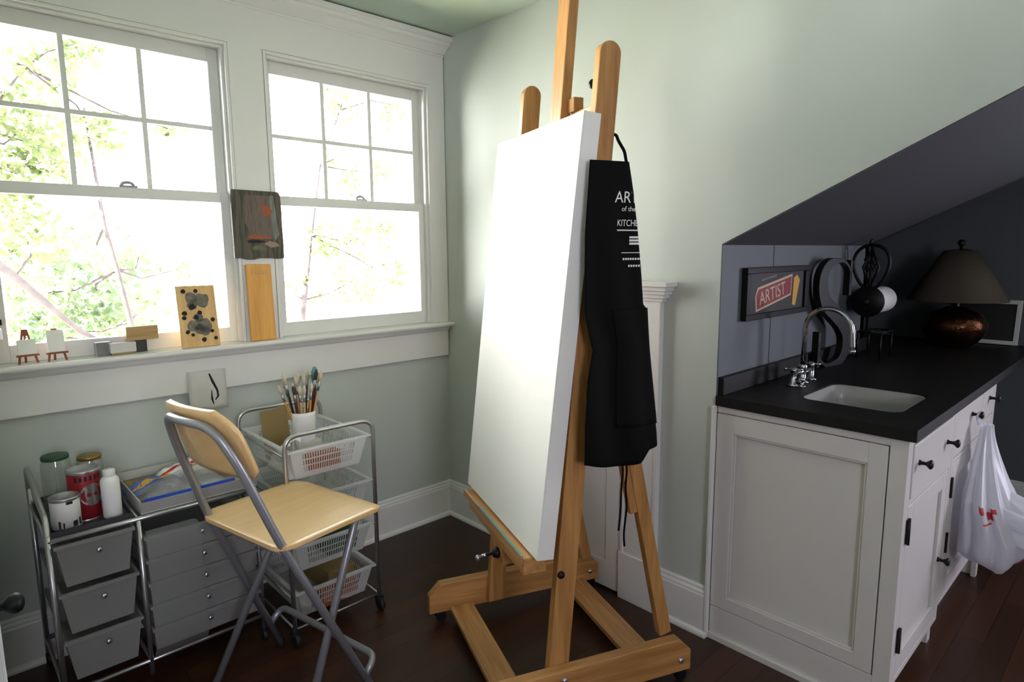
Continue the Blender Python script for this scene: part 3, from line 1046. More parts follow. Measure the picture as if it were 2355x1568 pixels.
tuA = lambda z: .1919 - .1173 * (z - .635)
vA = lambda z: .099 - .44 * z + .079 * max(z - .63, 0)
tuB = lambda z: .2000 - .1099 * (z - .3)
vB = lambda z: -.1898 + .5008 * z
Rt = .0125
# seat: saddle with rounded corners
sw, sd, zs = .2206, .1951, .6353
outline = []
for k in range(4):
    cx, cy = ((1, 1), (-1, 1), (-1, -1), (1, -1))[k]
    rad = .05
    for q in range(8):
        a = k * PI / 2 + q * (PI / 2) / 7
        outline.append((cx * (sd - rad) + rad * math.cos(a), cy * (sw - rad) + rad * math.sin(a)))
sb = MB()
def seat_z(x, y):
    return zs - .012 * (1 - (y / sw) ** 2) * (1 - .6 * max(0, x / sd)) - .010 * max(0, (x / sd - .55) / .45) ** 2
rings = []
for f in (1, .9, .7, .45, .2):
    rings.append([(x * f, y * f) for x, y in outline])
top = [[sb.bm.verts.new((x, y, seat_z(x, y))) for x, y in r] for r in rings]
bot = [[sb.bm.verts.new((x, y, seat_z(x, y) - .014)) for x, y in r] for r in rings]
n_ = len(outline)
for S in (top, bot):
    for A, B in zip(S, S[1:]):
        for k in range(n_):
            f = sb.bm.faces.new((A[k], A[(k + 1) % n_], B[(k + 1) % n_], B[k])); f.smooth = True
    f = sb.bm.faces.new(S[-1]); f.smooth = True
for k in range(n_):
    sb.bm.faces.new((top[0][k], top[0][(k + 1) % n_], bot[0][(k + 1) % n_], bot[0][k]))
seat = sb.build('seat', M['birch'], tr, bevel=.002)
# bent tube that runs from the feet up round the backrest
zTop = 1.0
pts = [CL(tuA(.012), vA(.012), .012), CL(tuA(.63), vA(.63), .63)]
crown = [CL(tuA(.90), vA(.90), .90), CL(.118, vA(zTop) - .002, zTop), CL(0, vA(zTop) - .028, zTop + .006), CL(-.118, vA(zTop) - .002, zTop), CL(-tuA(.90), vA(.90), .90)]
pth = pts + crown + [CL(-tuA(.63), vA(.63), .63), CL(-tuA(.012), vA(.012), .012)]
frame = MB().tube(fillet(pth, .085, 7), Rt, 14).build('back_frame', M['tube'], tr)
pth = [CL(tuB(.012), vB(.012), .012), CL(tuB(.585), vB(.585), .585), CL(tuB(.60) - .01, vB(.605), .605), CL(-tuB(.60) + .01, vB(.605), .605), CL(-tuB(.585), vB(.585), .585), CL(-tuB(.012), vB(.012), .012)]
MB().tube(fillet(pth, .05, 6), Rt, 14).build('rear_legs', M['tube'], tr)
# foot rest loop and lower stay
pth = [CL(tuA(.115) + .0, vA(.115), .115), CL(tuA(.15), .098, .158), CL(-tuA(.15), .098, .158), CL(-tuA(.115), vA(.115), .115)]
MB().tube(fillet(pth, .05, 7), .0115, 14).build('footrest', M['tube'], tr)
MB().tube([CL(tuA(.60), vA(.60), .60), CL(-tuA(.60), vA(.60), .60)], .009, 12).build('pivot_bar', M['tube'], tr)
for s in (1, -1):
    for fu, fv in ((tuA, vA), (tuB, vB)):
        MB().lathe([(0, 0), (.014, 0), (.015, .004), (.015, .02), (.0135, .022)], 16, Matrix.Translation(CL(s * fu(.012), fv(.012), 0))).build('foot_cap', M['rubber'], tr)
# curved plywood back
def back_fn(i, j):
    u = (i - .5) * 2
    z = .842 + .198 * j
    half = .174 + .006 * (1 - j)
    if j > .6:
        half -= .055 * ((j - .6) / .4) ** 2.2
    if j < .12:
        half -= .02 * ((.12 - j) / .12) ** 2
    uu = u * half
    return CL(uu, vA(z) + .038 - .036 * (1 - (uu / .19) ** 2) + .004 * j, z + .012 * (1 - u * u) * (j - .5) * 0)
bk = MB().grid(back_fn, 20, 12)
bk = bk.build('backrest', M['birch'], tr, solid=.015)
for s in (1, -1):
    MB().lathe([(0, 0), (.006, 0), (.005, .003), (0, .0035)], 10, Matrix.Translation(CL(s * .10, vA(.9) + .038, .9)) @ Matrix.Rotation(PI / 2, 4, 'Y')).build('screw', M['nickel'], bk)

# ------------------------------------------------------------------ wide drawer trolley
DC = (-1.535, -.235, 0)
dr = thing('drawer_trolley', 'wide chrome trolley with smoky plastic drawers under the left window', 'trolley', DC)
x0, xm, x1 = -1.848, -1.609, -1.232
yf, yb = -.44, -.045
f = MB()
for y in (yf, yb):
    for x in (x0, xm, x1):
        f.tube([(x, y, .05), (x, y, .66 if x == x0 else .60)], .0085, 10)
    for z in (.06, .100):
        if z > .07:
            f.tube([(x0, y, z), (x1, y, z)], .007, 10)
    f.tube([(x0, y, .600), (x1, y, .600)], .0085, 10)
for x in (x0, xm, x1):
    f.tube([(x, yf, .100), (x, yb, .100)], .006, 8)
    f.tube([(x, yf, .600), (x, yb, .600)], .006, 8)
# raised hand rail at the left end
f.tube(fillet([(x0, yf, .62), (x0, yf, .672), (x0, yb, .735), (x0, yb, .6)], .03, 5), .0085, 10)
f.build('frame', M['nickel'], dr, loc=DC)
for x in (x0, x1):
    for y in (yf, yb):
        c = MB().lathe([(0, -.009), (.018, -.009), (.023, -.006), (.023, .006), (.018, .009), (0, .009)], 18, Matrix.Translation((x, y, .0235)) @ Matrix.Rotation(PI / 2, 4, 'Y'))
        c.tube([(x, y, .03), (x, y, .06)], .006, 8)
        c.build('caster', M['rubber'], dr, loc=DC)


def drawer(xa, xb, za, zb, taper, kn, m=None):
    b = MB()
    yfr, ybk = yf - .012, yb + .02
    t = .003
    lo = [(xa + taper, yfr + taper * .4), (xb - taper, yfr + taper * .4), (xb - taper, ybk - taper * .4), (xa + taper, ybk - taper * .4)]
    hi = [(xa, yfr), (xb, yfr), (xb, ybk), (xa, ybk)]
    vs = [V((x, y, za)) for x, y in lo] + [V((x, y, zb - .012)) for x, y in hi]
    b._add(vs, [(0, 1, 2, 3)] + [(k, (k + 1) % 4, 4 + (k + 1) % 4, 4 + k) for k in range(4)])
    # rolled rim
    b.box(xa - .006, xb + .006, yfr - .007, yfr + .002, zb - .014, zb - .004)
    b.box(xa - .006, xa + .002, yfr + .002, ybk, zb - .014, zb - .004).box(xb - .002, xb + .006, yfr + .002, ybk, zb - .014, zb - .004)
    d = b.build('drawer', m or M['smoke'], dr, loc=DC)
    k = MB().lathe([(0, 0), (.004, 0), (.004, .006), (.0085, .010), (.0085, .016), (.005, .019), (0, .019)], 14, Matrix.Translation((kn[0], yfr - .0005 + .004, kn[1])) @ Matrix.Rotation(PI / 2, 4, 'X'))
    k.build('knob', M['chrome'], d, loc=DC)
    return d


for k in range(3):
    zt = .588 - .155 * k
    drawer(x0 + .016, xm - .02, zt - .143, zt, .018, ((x0 + xm) / 2 + .004, zt - .045))
for k in range(5):
    zt = .541 - .081 * k
    drawer(xm + .014, x1 - .014, zt - .083, zt, .004, (-1.425 + .001 * k, zt - .034))
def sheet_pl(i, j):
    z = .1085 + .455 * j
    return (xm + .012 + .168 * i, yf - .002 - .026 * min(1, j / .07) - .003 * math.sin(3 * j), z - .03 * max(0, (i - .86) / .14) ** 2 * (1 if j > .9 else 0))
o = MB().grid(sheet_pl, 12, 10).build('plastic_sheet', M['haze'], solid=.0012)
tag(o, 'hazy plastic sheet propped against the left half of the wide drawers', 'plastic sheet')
# top bins
b = MB()
b.box(x0 + .012, xm - .012, yf + .012, yb - .012, .602, .606)
for q in ((x0 + .010, x0 + .014, yf + .010, yb - .010), (xm - .014, xm - .010, yf + .010, yb - .010), (x0 + .014, xm - .014, yf + .010, yf + .014), (x0 + .014, xm - .014, yb - .014, yb - .010)):
    b.box(*q, .602, .622)
vs = [V((xm - .012, yf + .012, .606)), V((xm - .008, yf + .012, .606)), V((xm - .008, yb - .012, .606)), V((xm - .012, yb - .012, .606)), V((xm - .012, yf + .012, .612)), V((xm - .008, yf + .012, .612)), V((xm - .008, yb - .012, .68)), V((xm - .012, yb - .012, .68))]
b._add(vs, [(0, 1, 2, 3), (4, 5, 6, 7), (0, 1, 5, 4), (1, 2, 6, 5), (2, 3, 7, 6), (3, 0, 4, 7)])
b.build('top_bin', M['darkpl'], dr, loc=DC)
b = MB()
xa, xb = xm + .012, x1 + .012
b.box(xa, xb, yf + .012, yb - .012, .606, .610)
for q in ((xa, xa + .004, yf + .012, yb - .012), (xb - .004, xb, yf + .012, yb - .012), (xa + .004, xb - .004, yb - .016, yb - .012)):
    b.box(*q, .610, .650)
# front lip leans out
vs = [V((xa, yf + .016, .606)), V((xb, yf + .016, .606)), V((xb, yf - .010, .652)), V((xa, yf - .010, .652)), V((xa, yf + .020, .606)), V((xb, yf + .020, .606)), V((xb, yf - .006, .652)), V((xa, yf - .006, .652))]
b._add(vs, [(0, 1, 2, 3), (4, 5, 6, 7), (0, 1, 5, 4), (1, 2, 6, 5), (2, 3, 7, 6), (3, 0, 4, 7)])
b.build('top_tray', M['trayw'], dr, loc=DC)


def can(label, loc, r, h, body, lidm, bandm=None, group=None):
    t = thing('tin_can', label, 'can', loc, 0, group)
    MB().lathe([(0, 0), (r, 0), (r, h - .008), (r - .001, h - .006)], 32).build('body', body, t)
    MB().lathe([(r + .0012, h - .010), (r + .002, h - .004), (r + .0012, h), (r - .003, h), (r - .005, h - .005), (r - .012, h - .006), (r - .014, h - .010), (0, h - .010)], 32).build('rim', lidm, t)
    MB().lathe([(r + .0012, 0), (r + .0018, .003), (r + .0002, .006)], 32).build('base_rim', lidm, t)
    return t


ZB = .6065
c1 = can('white paint tin in the bin at the front left of the trolley', (-1.789, -.372, ZB), .040, .105, M['white'], M['silver'])
for (a0, a1, zz0, zz1) in ((-1.6, -1.15, .086, .094), (-1.25, -.9, .012, .03), (-.75, -.55, .012, .034), (-2.2, -2.05, .012, .036), (-1.9, -1.8, .012, .03)):
    MB().grid(lambda i, j: (.0405 * math.cos(a0 + (a1 - a0) * i), .0405 * math.sin(a0 + (a1 - a0) * i), zz0 + (zz1 - zz0) * j), 6, 1).build('label_mark', M['ink'], c1)
c2 = can('red labelled tin with bare metal rim behind the white tin', (-1.726, -.318, ZB), .046, .165, M['red'], M['silver'])
b = MB()
mxd = lambda a, z: V((.0464 * math.cos(a), .0464 * math.sin(a), z))
cen = mxd(-1.25, .085)
nv = 24
vv = [b.bm.verts.new(mxd(-1.25 + .8 * math.cos(2 * PI * k / nv), .085 + .036 * math.sin(2 * PI * k / nv))) for k in range(nv)]
v2 = [b.bm.verts.new(mxd(-1.25 + .4 * math.cos(2 * PI * k / nv), .085 + .018 * math.sin(2 * PI * k / nv))) for k in range(nv)]
vc = b.bm.verts.new(cen)
for k in range(nv):
    b.bm.faces.new((vv[k], vv[(k + 1) % nv], v2[(k + 1) % nv], v2[k])); b.bm.faces.new((v2[k], v2[(k + 1) % nv], vc))
b.build('label_medallion', M['silver'], c2)
b = MB()
for k in range(7):
    a0 = -2.3 + k * .3
    b.grid(lambda i, j: mxd(a0 + .16 * i, .132 + .016 * j) * 1.0, 3, 1)
b.build('label_lettering', M['ink'], c2)
t = thing('squeeze_bottle', 'white plastic bottle with cap beside the red tin', 'bottle', (-1.664, -.368, ZB))
MB().lathe([(0, 0), (.026, 0), (.0275, .003), (.0275, .118), (.0255, .128), (.019, .134), (.0165, .136)], 28).build('body', M['white'], t)
MB().lathe([(.0165, .136), (.0175, .137), (.0175, .156), (.0165, .158), (0, .158)], 24).build('cap', M['white'], t)


def jar(label, loc, r, h, lid):
    t = thing('glass_jar', label, 'jar', loc, 0, 'empty jars on the trolley')
    MB().lathe([(0, .001), (r * .93, .001), (r, .008), (r, h * .8), (r * .96, h * .88), (r * .86, h * .93), (r * .86, h * .985)], 30).build('glass', M['jar'], t)
    MB().lathe([(r * .9, h * .94), (r * .92, h * .945), (r * .92, h), (r * .86, h + .003), (0, h + .003)], 30).build('lid', lid, t)
    return t


jar('clear glass jar with green lid at the back of the trolley', (-1.779, -.165, ZB), .043, .182, M['green'])
jar('clear glass jar with brass coloured lid by the wall', (-1.684, -.165, ZB), .040, .160, M['gold'])

# things in the pale tray: zip bag of rags, packets, papers
zt0 = .6106
def mound(cx, cy, lx, ly, hgt, seed, rz=0.0):
    rr = random.Random(seed)
    ph = [rr.uniform(0, 6) for _ in range(6)]
    def fn(i, j):
        x, y = (i - .5) * lx, (j - .5) * ly
        e = max(0, 1 - abs(2 * i - 1) ** 3) * max(0, 1 - abs(2 * j - 1) ** 3)
        w = .5 + .5 * math.sin(i * 9 + ph[0]) * math.sin(j * 7 + ph[1]) * .6 + .2 * math.sin(i * 17 + ph[2] + j * 11)
        c, s = math.cos(rz), math.sin(rz)
        return (cx + x * c - y * s, cy + x * s + y * c, .002 + hgt * e * (.5 + .5 * w))
    return fn


BL = (-1.445, -.36, zt0 + .008)
zbag = thing('zip_bag', 'clear zip bag of grey rags with blue seal at the tray front', 'bag', BL)
def lean(fn, k=.2):
    def g(i, j):
        x, y, z = fn(i, j)
        return (x, y, z + max(0, (-.03 - y)) * .9)
    return g
MB().grid(lean(mound(0, .01, .30, .16, .085, 5)), 26, 16).build('film', M['zip'], zbag)
MB().grid(lean(mound(-.03, .015, .20, .105, .064, 7)), 20, 14).build('rags', M['greyrags'], zbag)
MB().box(-.14, .145, -.086, -.078, .030, .043).build('seal_strip', M['bluez'], zbag, bevel=.002)
packs = [(-1.5, -.20, .21, .085, .30, 'blue and white paint packet lying at the left of the tray', M['blue'], M['yellow']),
         (-1.40, -.155, .19, .075, .22, 'white packet with a red stripe on top of the tray', M['white'], M['redbag']),
         (-1.33, -.235, .16, .07, -.35, 'crumpled pale packet under the stool back', M['paper'], M['yellow'])]
for k, (x, y, lx, ly, rz, lab, m1, m2) in enumerate(packs):
    r_ = thing('packet', lab, 'packet', (x, y, zt0 + .001 + .014 * k), 0)
    MB().grid(mound(0, 0, lx, ly, .05, 20 + k, rz), 16, 8).build('wrapper', m1, r_, solid=.001)
    c, s = math.cos(rz), math.sin(rz)
    MB().grid(lambda i, j: tuple(V(mound(0, 0, lx, ly, .05, 20 + k, rz)(.08 + .84 * i, .22 + .14 * j)) + V((0, 0, .0015))), 16, 2).build('stripe', m2, r_)
for k, (x, y, rz, lab, m1) in enumerate(((-1.30, -.12, .5, 'loose white sheet curling at the right of the tray', M['white']), (-1.50, -.115, -.1, 'flat grey-green card at the back of the tray', M['ochrepaper']))):
    def sh(i, j, rz=rz):
        a, c = (i - .5) * .16, (j - .5) * .10
        return (a * math.cos(rz) - c * math.sin(rz), a * math.sin(rz) + c * math.cos(rz), .002 + .05 * i * i * (1 - k))
    o = MB().grid(sh, 10, 4).build('loose_sheet', m1, solid=.001)
    o.location = (x, y, zt0 + .042 * (1 - k) + .004)
    tag(o, lab, 'paper')

# ------------------------------------------------------------------ basket trolley
BC = (-.985, -.335, 0)
bt = thing('basket_trolley', 'narrow tube trolley with white mesh baskets by the corner', 'trolley', BC)
xa, xb, ya, yb_ = -1.163, -.805, -.56, -.115
f = MB()
for y, zt in ((ya, .803), (yb_, .815)):
    f.tube(fillet([(xa, y, .05), (xa, y, zt), (xb, y, zt), (xb, y, .05)], .055, 7), .0085, 12)
    f.tube([(xa, y, .066), (xb, y, .066)], .005, 8)
for x in (xa, xb):
    for z in (.066, .185, .365, .545, .728):
        f.tube([(x, ya, z), (x, yb_, z)], .0045, 8)
f.build('frame', M['nickel'], bt, loc=BC)
for x in (xa, xb):
    for y in (ya, yb_):
        c = MB().lathe([(0, -.010), (.02, -.010), (.026, -.007), (.026, .007), (.02, .010), (0, .010)], 18, Matrix.Translation((x, y - .008, .0265)) @ Matrix.Rotation(PI / 2, 4, 'Y'))
        c.box(x - .015, x + .015, y - .012, y + .012, .045, .058)
        c.build('caster', M['rubber'], bt, loc=BC)


def basket(zr, h, m):
    X0, X1, Y0, Y1 = xa + .022, xb - .022, ya + .006, yb_ - .012
    t = .026
    b = MB()
    hi = [(X0, Y0), (X1, Y0), (X1, Y1), (X0, Y1)]
    lo = [(X0 + t, Y0 + t), (X1 - t, Y0 + t), (X1 - t, Y1 - t), (X0 + t, Y1 - t)]
    z0_, z1_ = zr - h, zr - .004
    # perforated walls: slim bars with gaps, solid ends
    for k in range(4):
        a0, a1 = V((*lo[k], z0_)), V((*lo[(k + 1) % 4], z0_))
        b0, b1 = V((*hi[k], z1_)), V((*hi[(k + 1) % 4], z1_))
        P = lambda s, q: (a0.lerp(a1, s)).lerp(b0.lerp(b1, s), q)
        def quad(s0, s1, q0, q1):
            b._add([P(s0, q0), P(s1, q0), P(s1, q1), P(s0, q1)], [(0, 1, 2, 3)])
        quad(0, 1, 0, .2); quad(0, 1, .86, 1)
        quad(0, .14, .2, .86); quad(.86, 1, .2, .86)
        nb = 22
        for i in range(nb):
            s0 = .14 + .72 * (i + .55) / nb
            quad(s0, s0 + .72 * .45 / nb, .2, .86)
        for q in (.42, .64):
            quad(.14, .86, q - .025, q + .025)
    b._add([V((*p, z0_)) for p in lo], [(0, 1, 2, 3)])
    for q in ((X0 - .012, X1 + .012, Y0 - .010, Y0 + .003), (X0 - .012, X1 + .012, Y1 - .003, Y1 + .010), (X0 - .012, X0 + .003, Y0 + .003, Y1 - .003), (X1 - .003, X1 + .012, Y0 + .003, Y1 - .003)):
        b.box(*q, zr - .007, zr)
    return b.build('basket', m, bt, loc=BC)


basket(.745, .118, M['frost'])
basket(.562, .115, M['frostdim'])
basket(.382, .115, M['frostdim'])
basket(.200, .115, M['frostdim'])
zb1 = .745 - .118 + .001

# what stands and lies in the top basket
o = obox('carton', M['paper'], (-.99, -.345, zb1), .10, .10, .085, .1)
tag(o, 'low white carton under the brush pot in the top basket', 'box')
zbr = zb1 + .0852
brj = thing('brush_jar', 'white pot full of paint brushes in the top basket', 'jar', (-.99, -.345, zbr))
MB().lathe([(0, 0), (.040, 0), (.043, .004), (.047, .10), (.048, .118), (.045, .118), (.042, .10), (.039, .008), (0, .008)], 28).build('pot', M['white'], brj)
kinds = [('amber-handled paint brush in the white pot', 'handleY', 'bristle'), ('black-handled paint brush in the white pot', 'handleK', 'bristle'),
         ('maroon-handled paint brush in the white pot', 'handleR', 'bristleD'), ('bare-wood paint brush in the white pot', 'handleN', 'bristle')]
order = [0, 0, 1, 3, 1, 3, 2, 3, 0, 1, 2, 3, 3, 1, 0, 3, 2, 1]
rb = random.Random(5)
for k, q in enumerate(order):
    lab, hm, bm_ = kinds[q]
    ang = 2 * PI * k / len(order) + .3
    base = V((-.99, -.345, zbr)) + V((.020 * math.cos(ang), .020 * math.sin(ang), .010))
    top = V((-.99, -.345, zbr)) + V((.072 * math.cos(ang) + rb.uniform(-.02, .02), .05 * math.sin(ang), rb.uniform(.22, .285)))
    d = (top - base).normalized()
    Lh = (top - base).length
    r_ = thing('paint_brush', lab, 'brush', base, 0, 'brushes in the white pot: ' + lab.split('-')[0])
    o1 = MB().tube([d * 0, d * Lh * .35, d * Lh * .62, d * Lh * .72], [.0025, .0042, .0048, .0042], 8).build('handle', M[hm], r_)
    MB().tube([d * Lh * .70, d * Lh * .84], [.0046, .0056], 8).build('ferrule', M['silver'], r_)
    MB().tube([d * Lh * .84, d * Lh * .93, d * Lh], [.0056, .0085, .003], 8).build('bristles', M[bm_], r_)
r_ = thing('paint_brush', 'teal-tipped round brush standing tallest in the white pot', 'brush', (-.965, -.34, zbr + .012))
MB().tube([(0, 0, 0), (.025, .005, .15)], [.003, .0045], 8).build('handle', M['handleN'], r_)
MB().tube([(.025, .005, .148), (.034, .006, .22)], [.005, .006], 8).build('ferrule', M['silver'], r_)
MB().tube([(.034, .006, .22), (.038, .006, .255), (.04, .006, .275)], [.008, .014, .006], 8).build('bristles', M['teal'], r_)
o = obox('cardboard_sheet', M['ochrepaper'], (-1.05, -.235, zb1), .12, .004, .20, .2, -.12)
tag(o, 'tan cardboard piece standing behind the brush pot', 'cardboard')
o = obox('storage_box', M['redwood'], (-.995, -.505, zb1), .13, .04, .075, 0)
tag(o, 'red-brown box behind the front mesh of the top basket', 'box')
o = obox('paper_pad', M['paper'], (-.90, -.46, zb1), .07, .10, .07, .1)
tag(o, 'white pad standing at the right of the top basket', 'pad')
for k, (x, y, rz, lab, m) in enumerate(((-1.075, -.42, .5, 'pale paint tube at the left of the top basket', 'white'), (-1.05, -.30, -.4, 'grey paint tube beside the brush pot', 'silver'), (-.93, -.40, .2, 'white paint tube in front of the brush pot', 'white'), (-1.09, -.49, 1.2, 'paint tube with a lime cap near the left basket wall', 'silver'))):
    r_ = thing('paint_tube', lab, 'paint tube', (x, y, zb1 + (.012 if x > -1.0 or y > -.35 else .105) + .002 * k), rz)
    def tb(i, j):
        a = 2 * PI * j
        w = 1 - i
        return (-.05 + .085 * i, .016 * math.cos(a), .016 * math.sin(a) * (.12 + .88 * i))
    MB().grid(tb, 6, 14).build('body', M[m], r_)
    MB().tube([(.035, 0, 0), (.052, 0, 0)], .009, 10).build('cap', M['yellow'] if k == 3 else M['white'], r_)
r_ = thing('fabric_heap', 'heap of crumpled white wrapping filling the top basket', 'wrapping', (-.985, -.37, zb1))
MB().grid(mound(-.095, -.045, .11, .22, .125, 31), 22, 26).build('wrapping', M['paper'], r_, solid=.001)
o = obox('green_folder', M['green'], (-.92, -.33, .382 - .115 + .001), .13, .32, .10)
tag(o, 'dark green folder in the third basket under the stool seat', 'folder')
o = obox('storage_box', M['redwood'], (-.96, -.50, .200 - .115 + .001), .15, .06, .06, .05)
tag(o, 'red-brown carton behind the front of the lowest basket', 'box')
o = obox('storage_box', M['ochrepaper'], (-.91, -.33, .200 - .115 + .001), .12, .22, .085, .05)
tag(o, 'tan box at the back of the lowest basket', 'box')

# ------------------------------------------------------------------ sink cabinets and counter
ZTOP = .937
ZU = .9005
YF = -2.197


def knob_at(x, z, parent, loc, y=YF):
    mk = Matrix.Translation((x, y, z)) @ Matrix.Rotation(PI / 2, 4, 'X')
    return MB().lathe([(0, 0), (.009, 0), (.008, .003), (.0055, .007), (.0055, .018), (.010, .024), (.0145, .029), (.0145, .033), (.009, .037), (0, .038)], 18, mk).build('knob', M['blackmetal'], parent, loc=loc)


def front_panel(name, xa, xb, za, zb, parent, loc, fw_=.06, y=YF):
    b = MB()
    t = .018
    b.box(xa, xa + fw_, y, y + t, za, zb).box(xb - fw_, xb, y, y + t, za, zb)
    b.box(xa + fw_, xb - fw_, y, y + t, zb - fw_, zb).box(xa + fw_, xb - fw_, y, y + t, za, za + fw_)
    b.box(xa + fw_, xb - fw_, y + .010, y + t, za + fw_, zb - fw_)
    return b.build(name, M['cab'], parent, loc=loc, bevel=.0025)


def slab(name, xa, xb, za, zb, parent, loc, y=YF):
    return MB().box(xa, xb, y, y + .018, za, zb).build(name, M['cab'], parent, loc=loc, bevel=.003)


L1 = (.28, -1.89, 0)
k1 = thing('sink_cabinet', 'cream base cabinet with panelled end below the sink', 'cabinet', L1)
b = MB()
XA, XB = .022, .556
b.box(XA, XA + .018, YF + .019, YK - .002, .0, ZU).box(XB - .018, XB, YF + .019, YK - .002, .0, ZU)
b.box(XA + .018, XB - .018, YK - .02, YK - .002, .1, ZU).box(XA + .018, XB - .018, YF + .019, YK - .02, .1, .118)
# face frame
b.box(XA - .002, XA + .028, YF, YF + .0185, .0, ZU).box(XB - .028, XB, YF, YF + .0185, 0.1, ZU)
b.box(XA + .028, XB - .028, YF, YF + .0185, .878, ZU).box(XA + .028, XB - .028, YF, YF + .0185, .688, .704).box(XA + .028, XB - .028, YF, YF + .0185, .1, .122)
b.box(XA + .018, XB - .018, YF + .08, YF + .095, .0, .1)
b.build('carcass', M['cab'], k1, loc=L1, bevel=.0015)
# panelled end, facing the room
e = MB()
xo, xi = .002, .0215
e.box(xo, xi, YF, -2.149, 0, ZU)                     # face frame of the end
e.box(xo, xi, -2.149, YK - .004, .875, ZU).box(xo, xi, -2.149, YK - .004, 0, .127)
e.box(xo, xi, -2.145, -2.092, .130, .8715).box(xo, xi, -1.657, YK - .004, .130, .8715)
e.box(xo, xi, -2.092, -1.657, .807, .8715).box(xo, xi, -2.092, -1.657, .130, .178)
e.box(xo + .017, xi, -2.092, -1.657, .178, .807)
e.box(xo - .012, xo, YF, YK - .004, 0, .022)         # shoe along the floor
# bead round the sunk panel
for q in ((-2.092, -2.084, .178, .807), (-1.665, -1.657, .178, .807), (-2.084, -1.665, .178, .186), (-2.084, -1.665, .799, .807)):
    e.box(xo + .005, xo + .012, *q)
e.build('end_panel', M['cab'], k1, loc=L1, bevel=.002)
dw = slab('drawer_front', XA + .031, XB - .031, .707, .875, k1, L1, YF - .004)
knob_at(.11, .81, dw, L1, YF - .0035)
knob_at(.45, .80, dw, L1, YF - .0035)
do = front_panel('door', XA + .031, XB - .031, .125, .685, k1, L1)
knob_at(XB - .07, .36, do, L1)
for z in (.607, .25):
    MB().box(XA + .018, XA + .030, YF - .007, YF - .0005, z - .038, z + .038).tube([(XA + .0295, YF - .006, z - .042), (XA + .0295, YF - .006, z + .042)], .0045, 8).build('hinge', M['blackmetal'], do, loc=L1)

L2 = (.92, -1.89, 0)
k2 = thing('drawer_cabinet', 'cream base cabinet further along the wall, with knobs and drawers', 'cabinet', L2)
XA, XB = .560, 1.280
b = MB()
b.box(XA, XA + .018, YF + .019, YK - .002, .0, ZU).box(XB - .018, XB, YF + .0, YK - .002, .0, ZU)
b.box(XA + .018, XB - .018, YK - .02, YK - .002, .15, ZU).box(XA + .018, XB - .018, YF + .019, YK - .02, .15, .168)
b.box(XA, XA + .028, YF, YF + .0185, .15, ZU).box(1.02, 1.05, YF, YF + .0185, .15, ZU).box(XB - .04, XB - .018, YF, YF + .0185, .0, ZU)
b.box(XA + .028, 1.02, YF, YF + .0185, .878, ZU).box(1.05, XB - .04, YF, YF + .0185, .878, ZU)
b.box(XA + .028, 1.02, YF, YF + .0185, .15, .17).box(1.05, XB - .04, YF, YF + .0185, .15, .17).box(XA + .028, 1.02, YF, YF + .0185, .688, .704)
b.box(XA + .018, XB - .018, YF + .08, YF + .095, .0, .15)
b.build('carcass', M['cab'], k2, loc=L2, bevel=.0015)
dw = slab('drawer_front', XA + .031, 1.017, .707, .875, k2, L2)
knob_at(.833, .826, dw, L2)
do = front_panel('door', XA + .031, 1.017, .173, .685, k2, L2)
knob_at(.95, .28, do, L2)
for z in (.60, .39):
    MB().box(XA + .018, XA + .030, YF - .007, YF - .0005, z - .038, z + .038).build('hinge', M['blackmetal'], do, loc=L2)
for za, zb in ((.757, .875), (.50, .753), (.173, .496)):
    d = slab('drawer_front', 1.053, XB - .043, za, zb, k2, L2)
    knob_at(1.15, (za + zb) / 2 + (.02 if za > .7 else 0), d, L2)

# counter with cut-out and back splash
ct_ = MB()
cx0, cy0, cy1 = -.012, -2.218, YK - .0015
sx0, sx1, sy0, sy1 = .165, .520, -2.125, -1.805
zz0, zz1 = ZU + .0005, ZTOP
hole = [(sx0 + .05, sy0), (sx1 - .05, sy0), (sx1, sy0 + .05), (sx1, sy1 - .05), (sx1 - .05, sy1), (sx0 + .05, sy1), (sx0, sy1 - .05), (sx0, sy0 + .05)]
ct_.box(cx0, sx0, cy0, cy1, zz0, zz1).box(sx1, XR2, cy0, cy1, zz0, zz1)
ct_.box(sx0, sx1, cy0, sy0, zz0, zz1).box(sx0, sx1, sy1, cy1, zz0, zz1)
idm = Matrix.Identity(4)
for cxn, cyn, sx_, sy_ in ((sx0, sy0, 1, 1), (sx1, sy0, -1, 1), (sx1, sy1, -1, -1), (sx0, sy1, 1, -1)):
    pl = [(cxn, cyn)] + [(cxn + sx_ * .05 * (1 - math.sin(a)), cyn + sy_ * .05 * (1 - math.cos(a))) for a in [k * PI / 12 for k in range(7)]]
    ct_.prism(pl, zz0, zz1, idm)
ct_.box(XR2, XF - .002, cy0, -1.36, zz0, zz1)
ctop = ct_.build('countertop', M['stone'])
ctop.location = (0, 0, 0)
tag(ctop, 'long black stone countertop with a sink cut-out', 'countertop')
MB().box(.004, XR2 - .004, YK - .022, YK - .0015, ZTOP + .0003, 1.002).build('backsplash', M['stone'], ctop, bevel=.002)
# support cleat for the counter beyond the cabinets
MB().box(1.284, XF - .003, -1.62 if False else -1.9, -1.85, .82, ZU).build('support_rail', M['cab'], ctop)

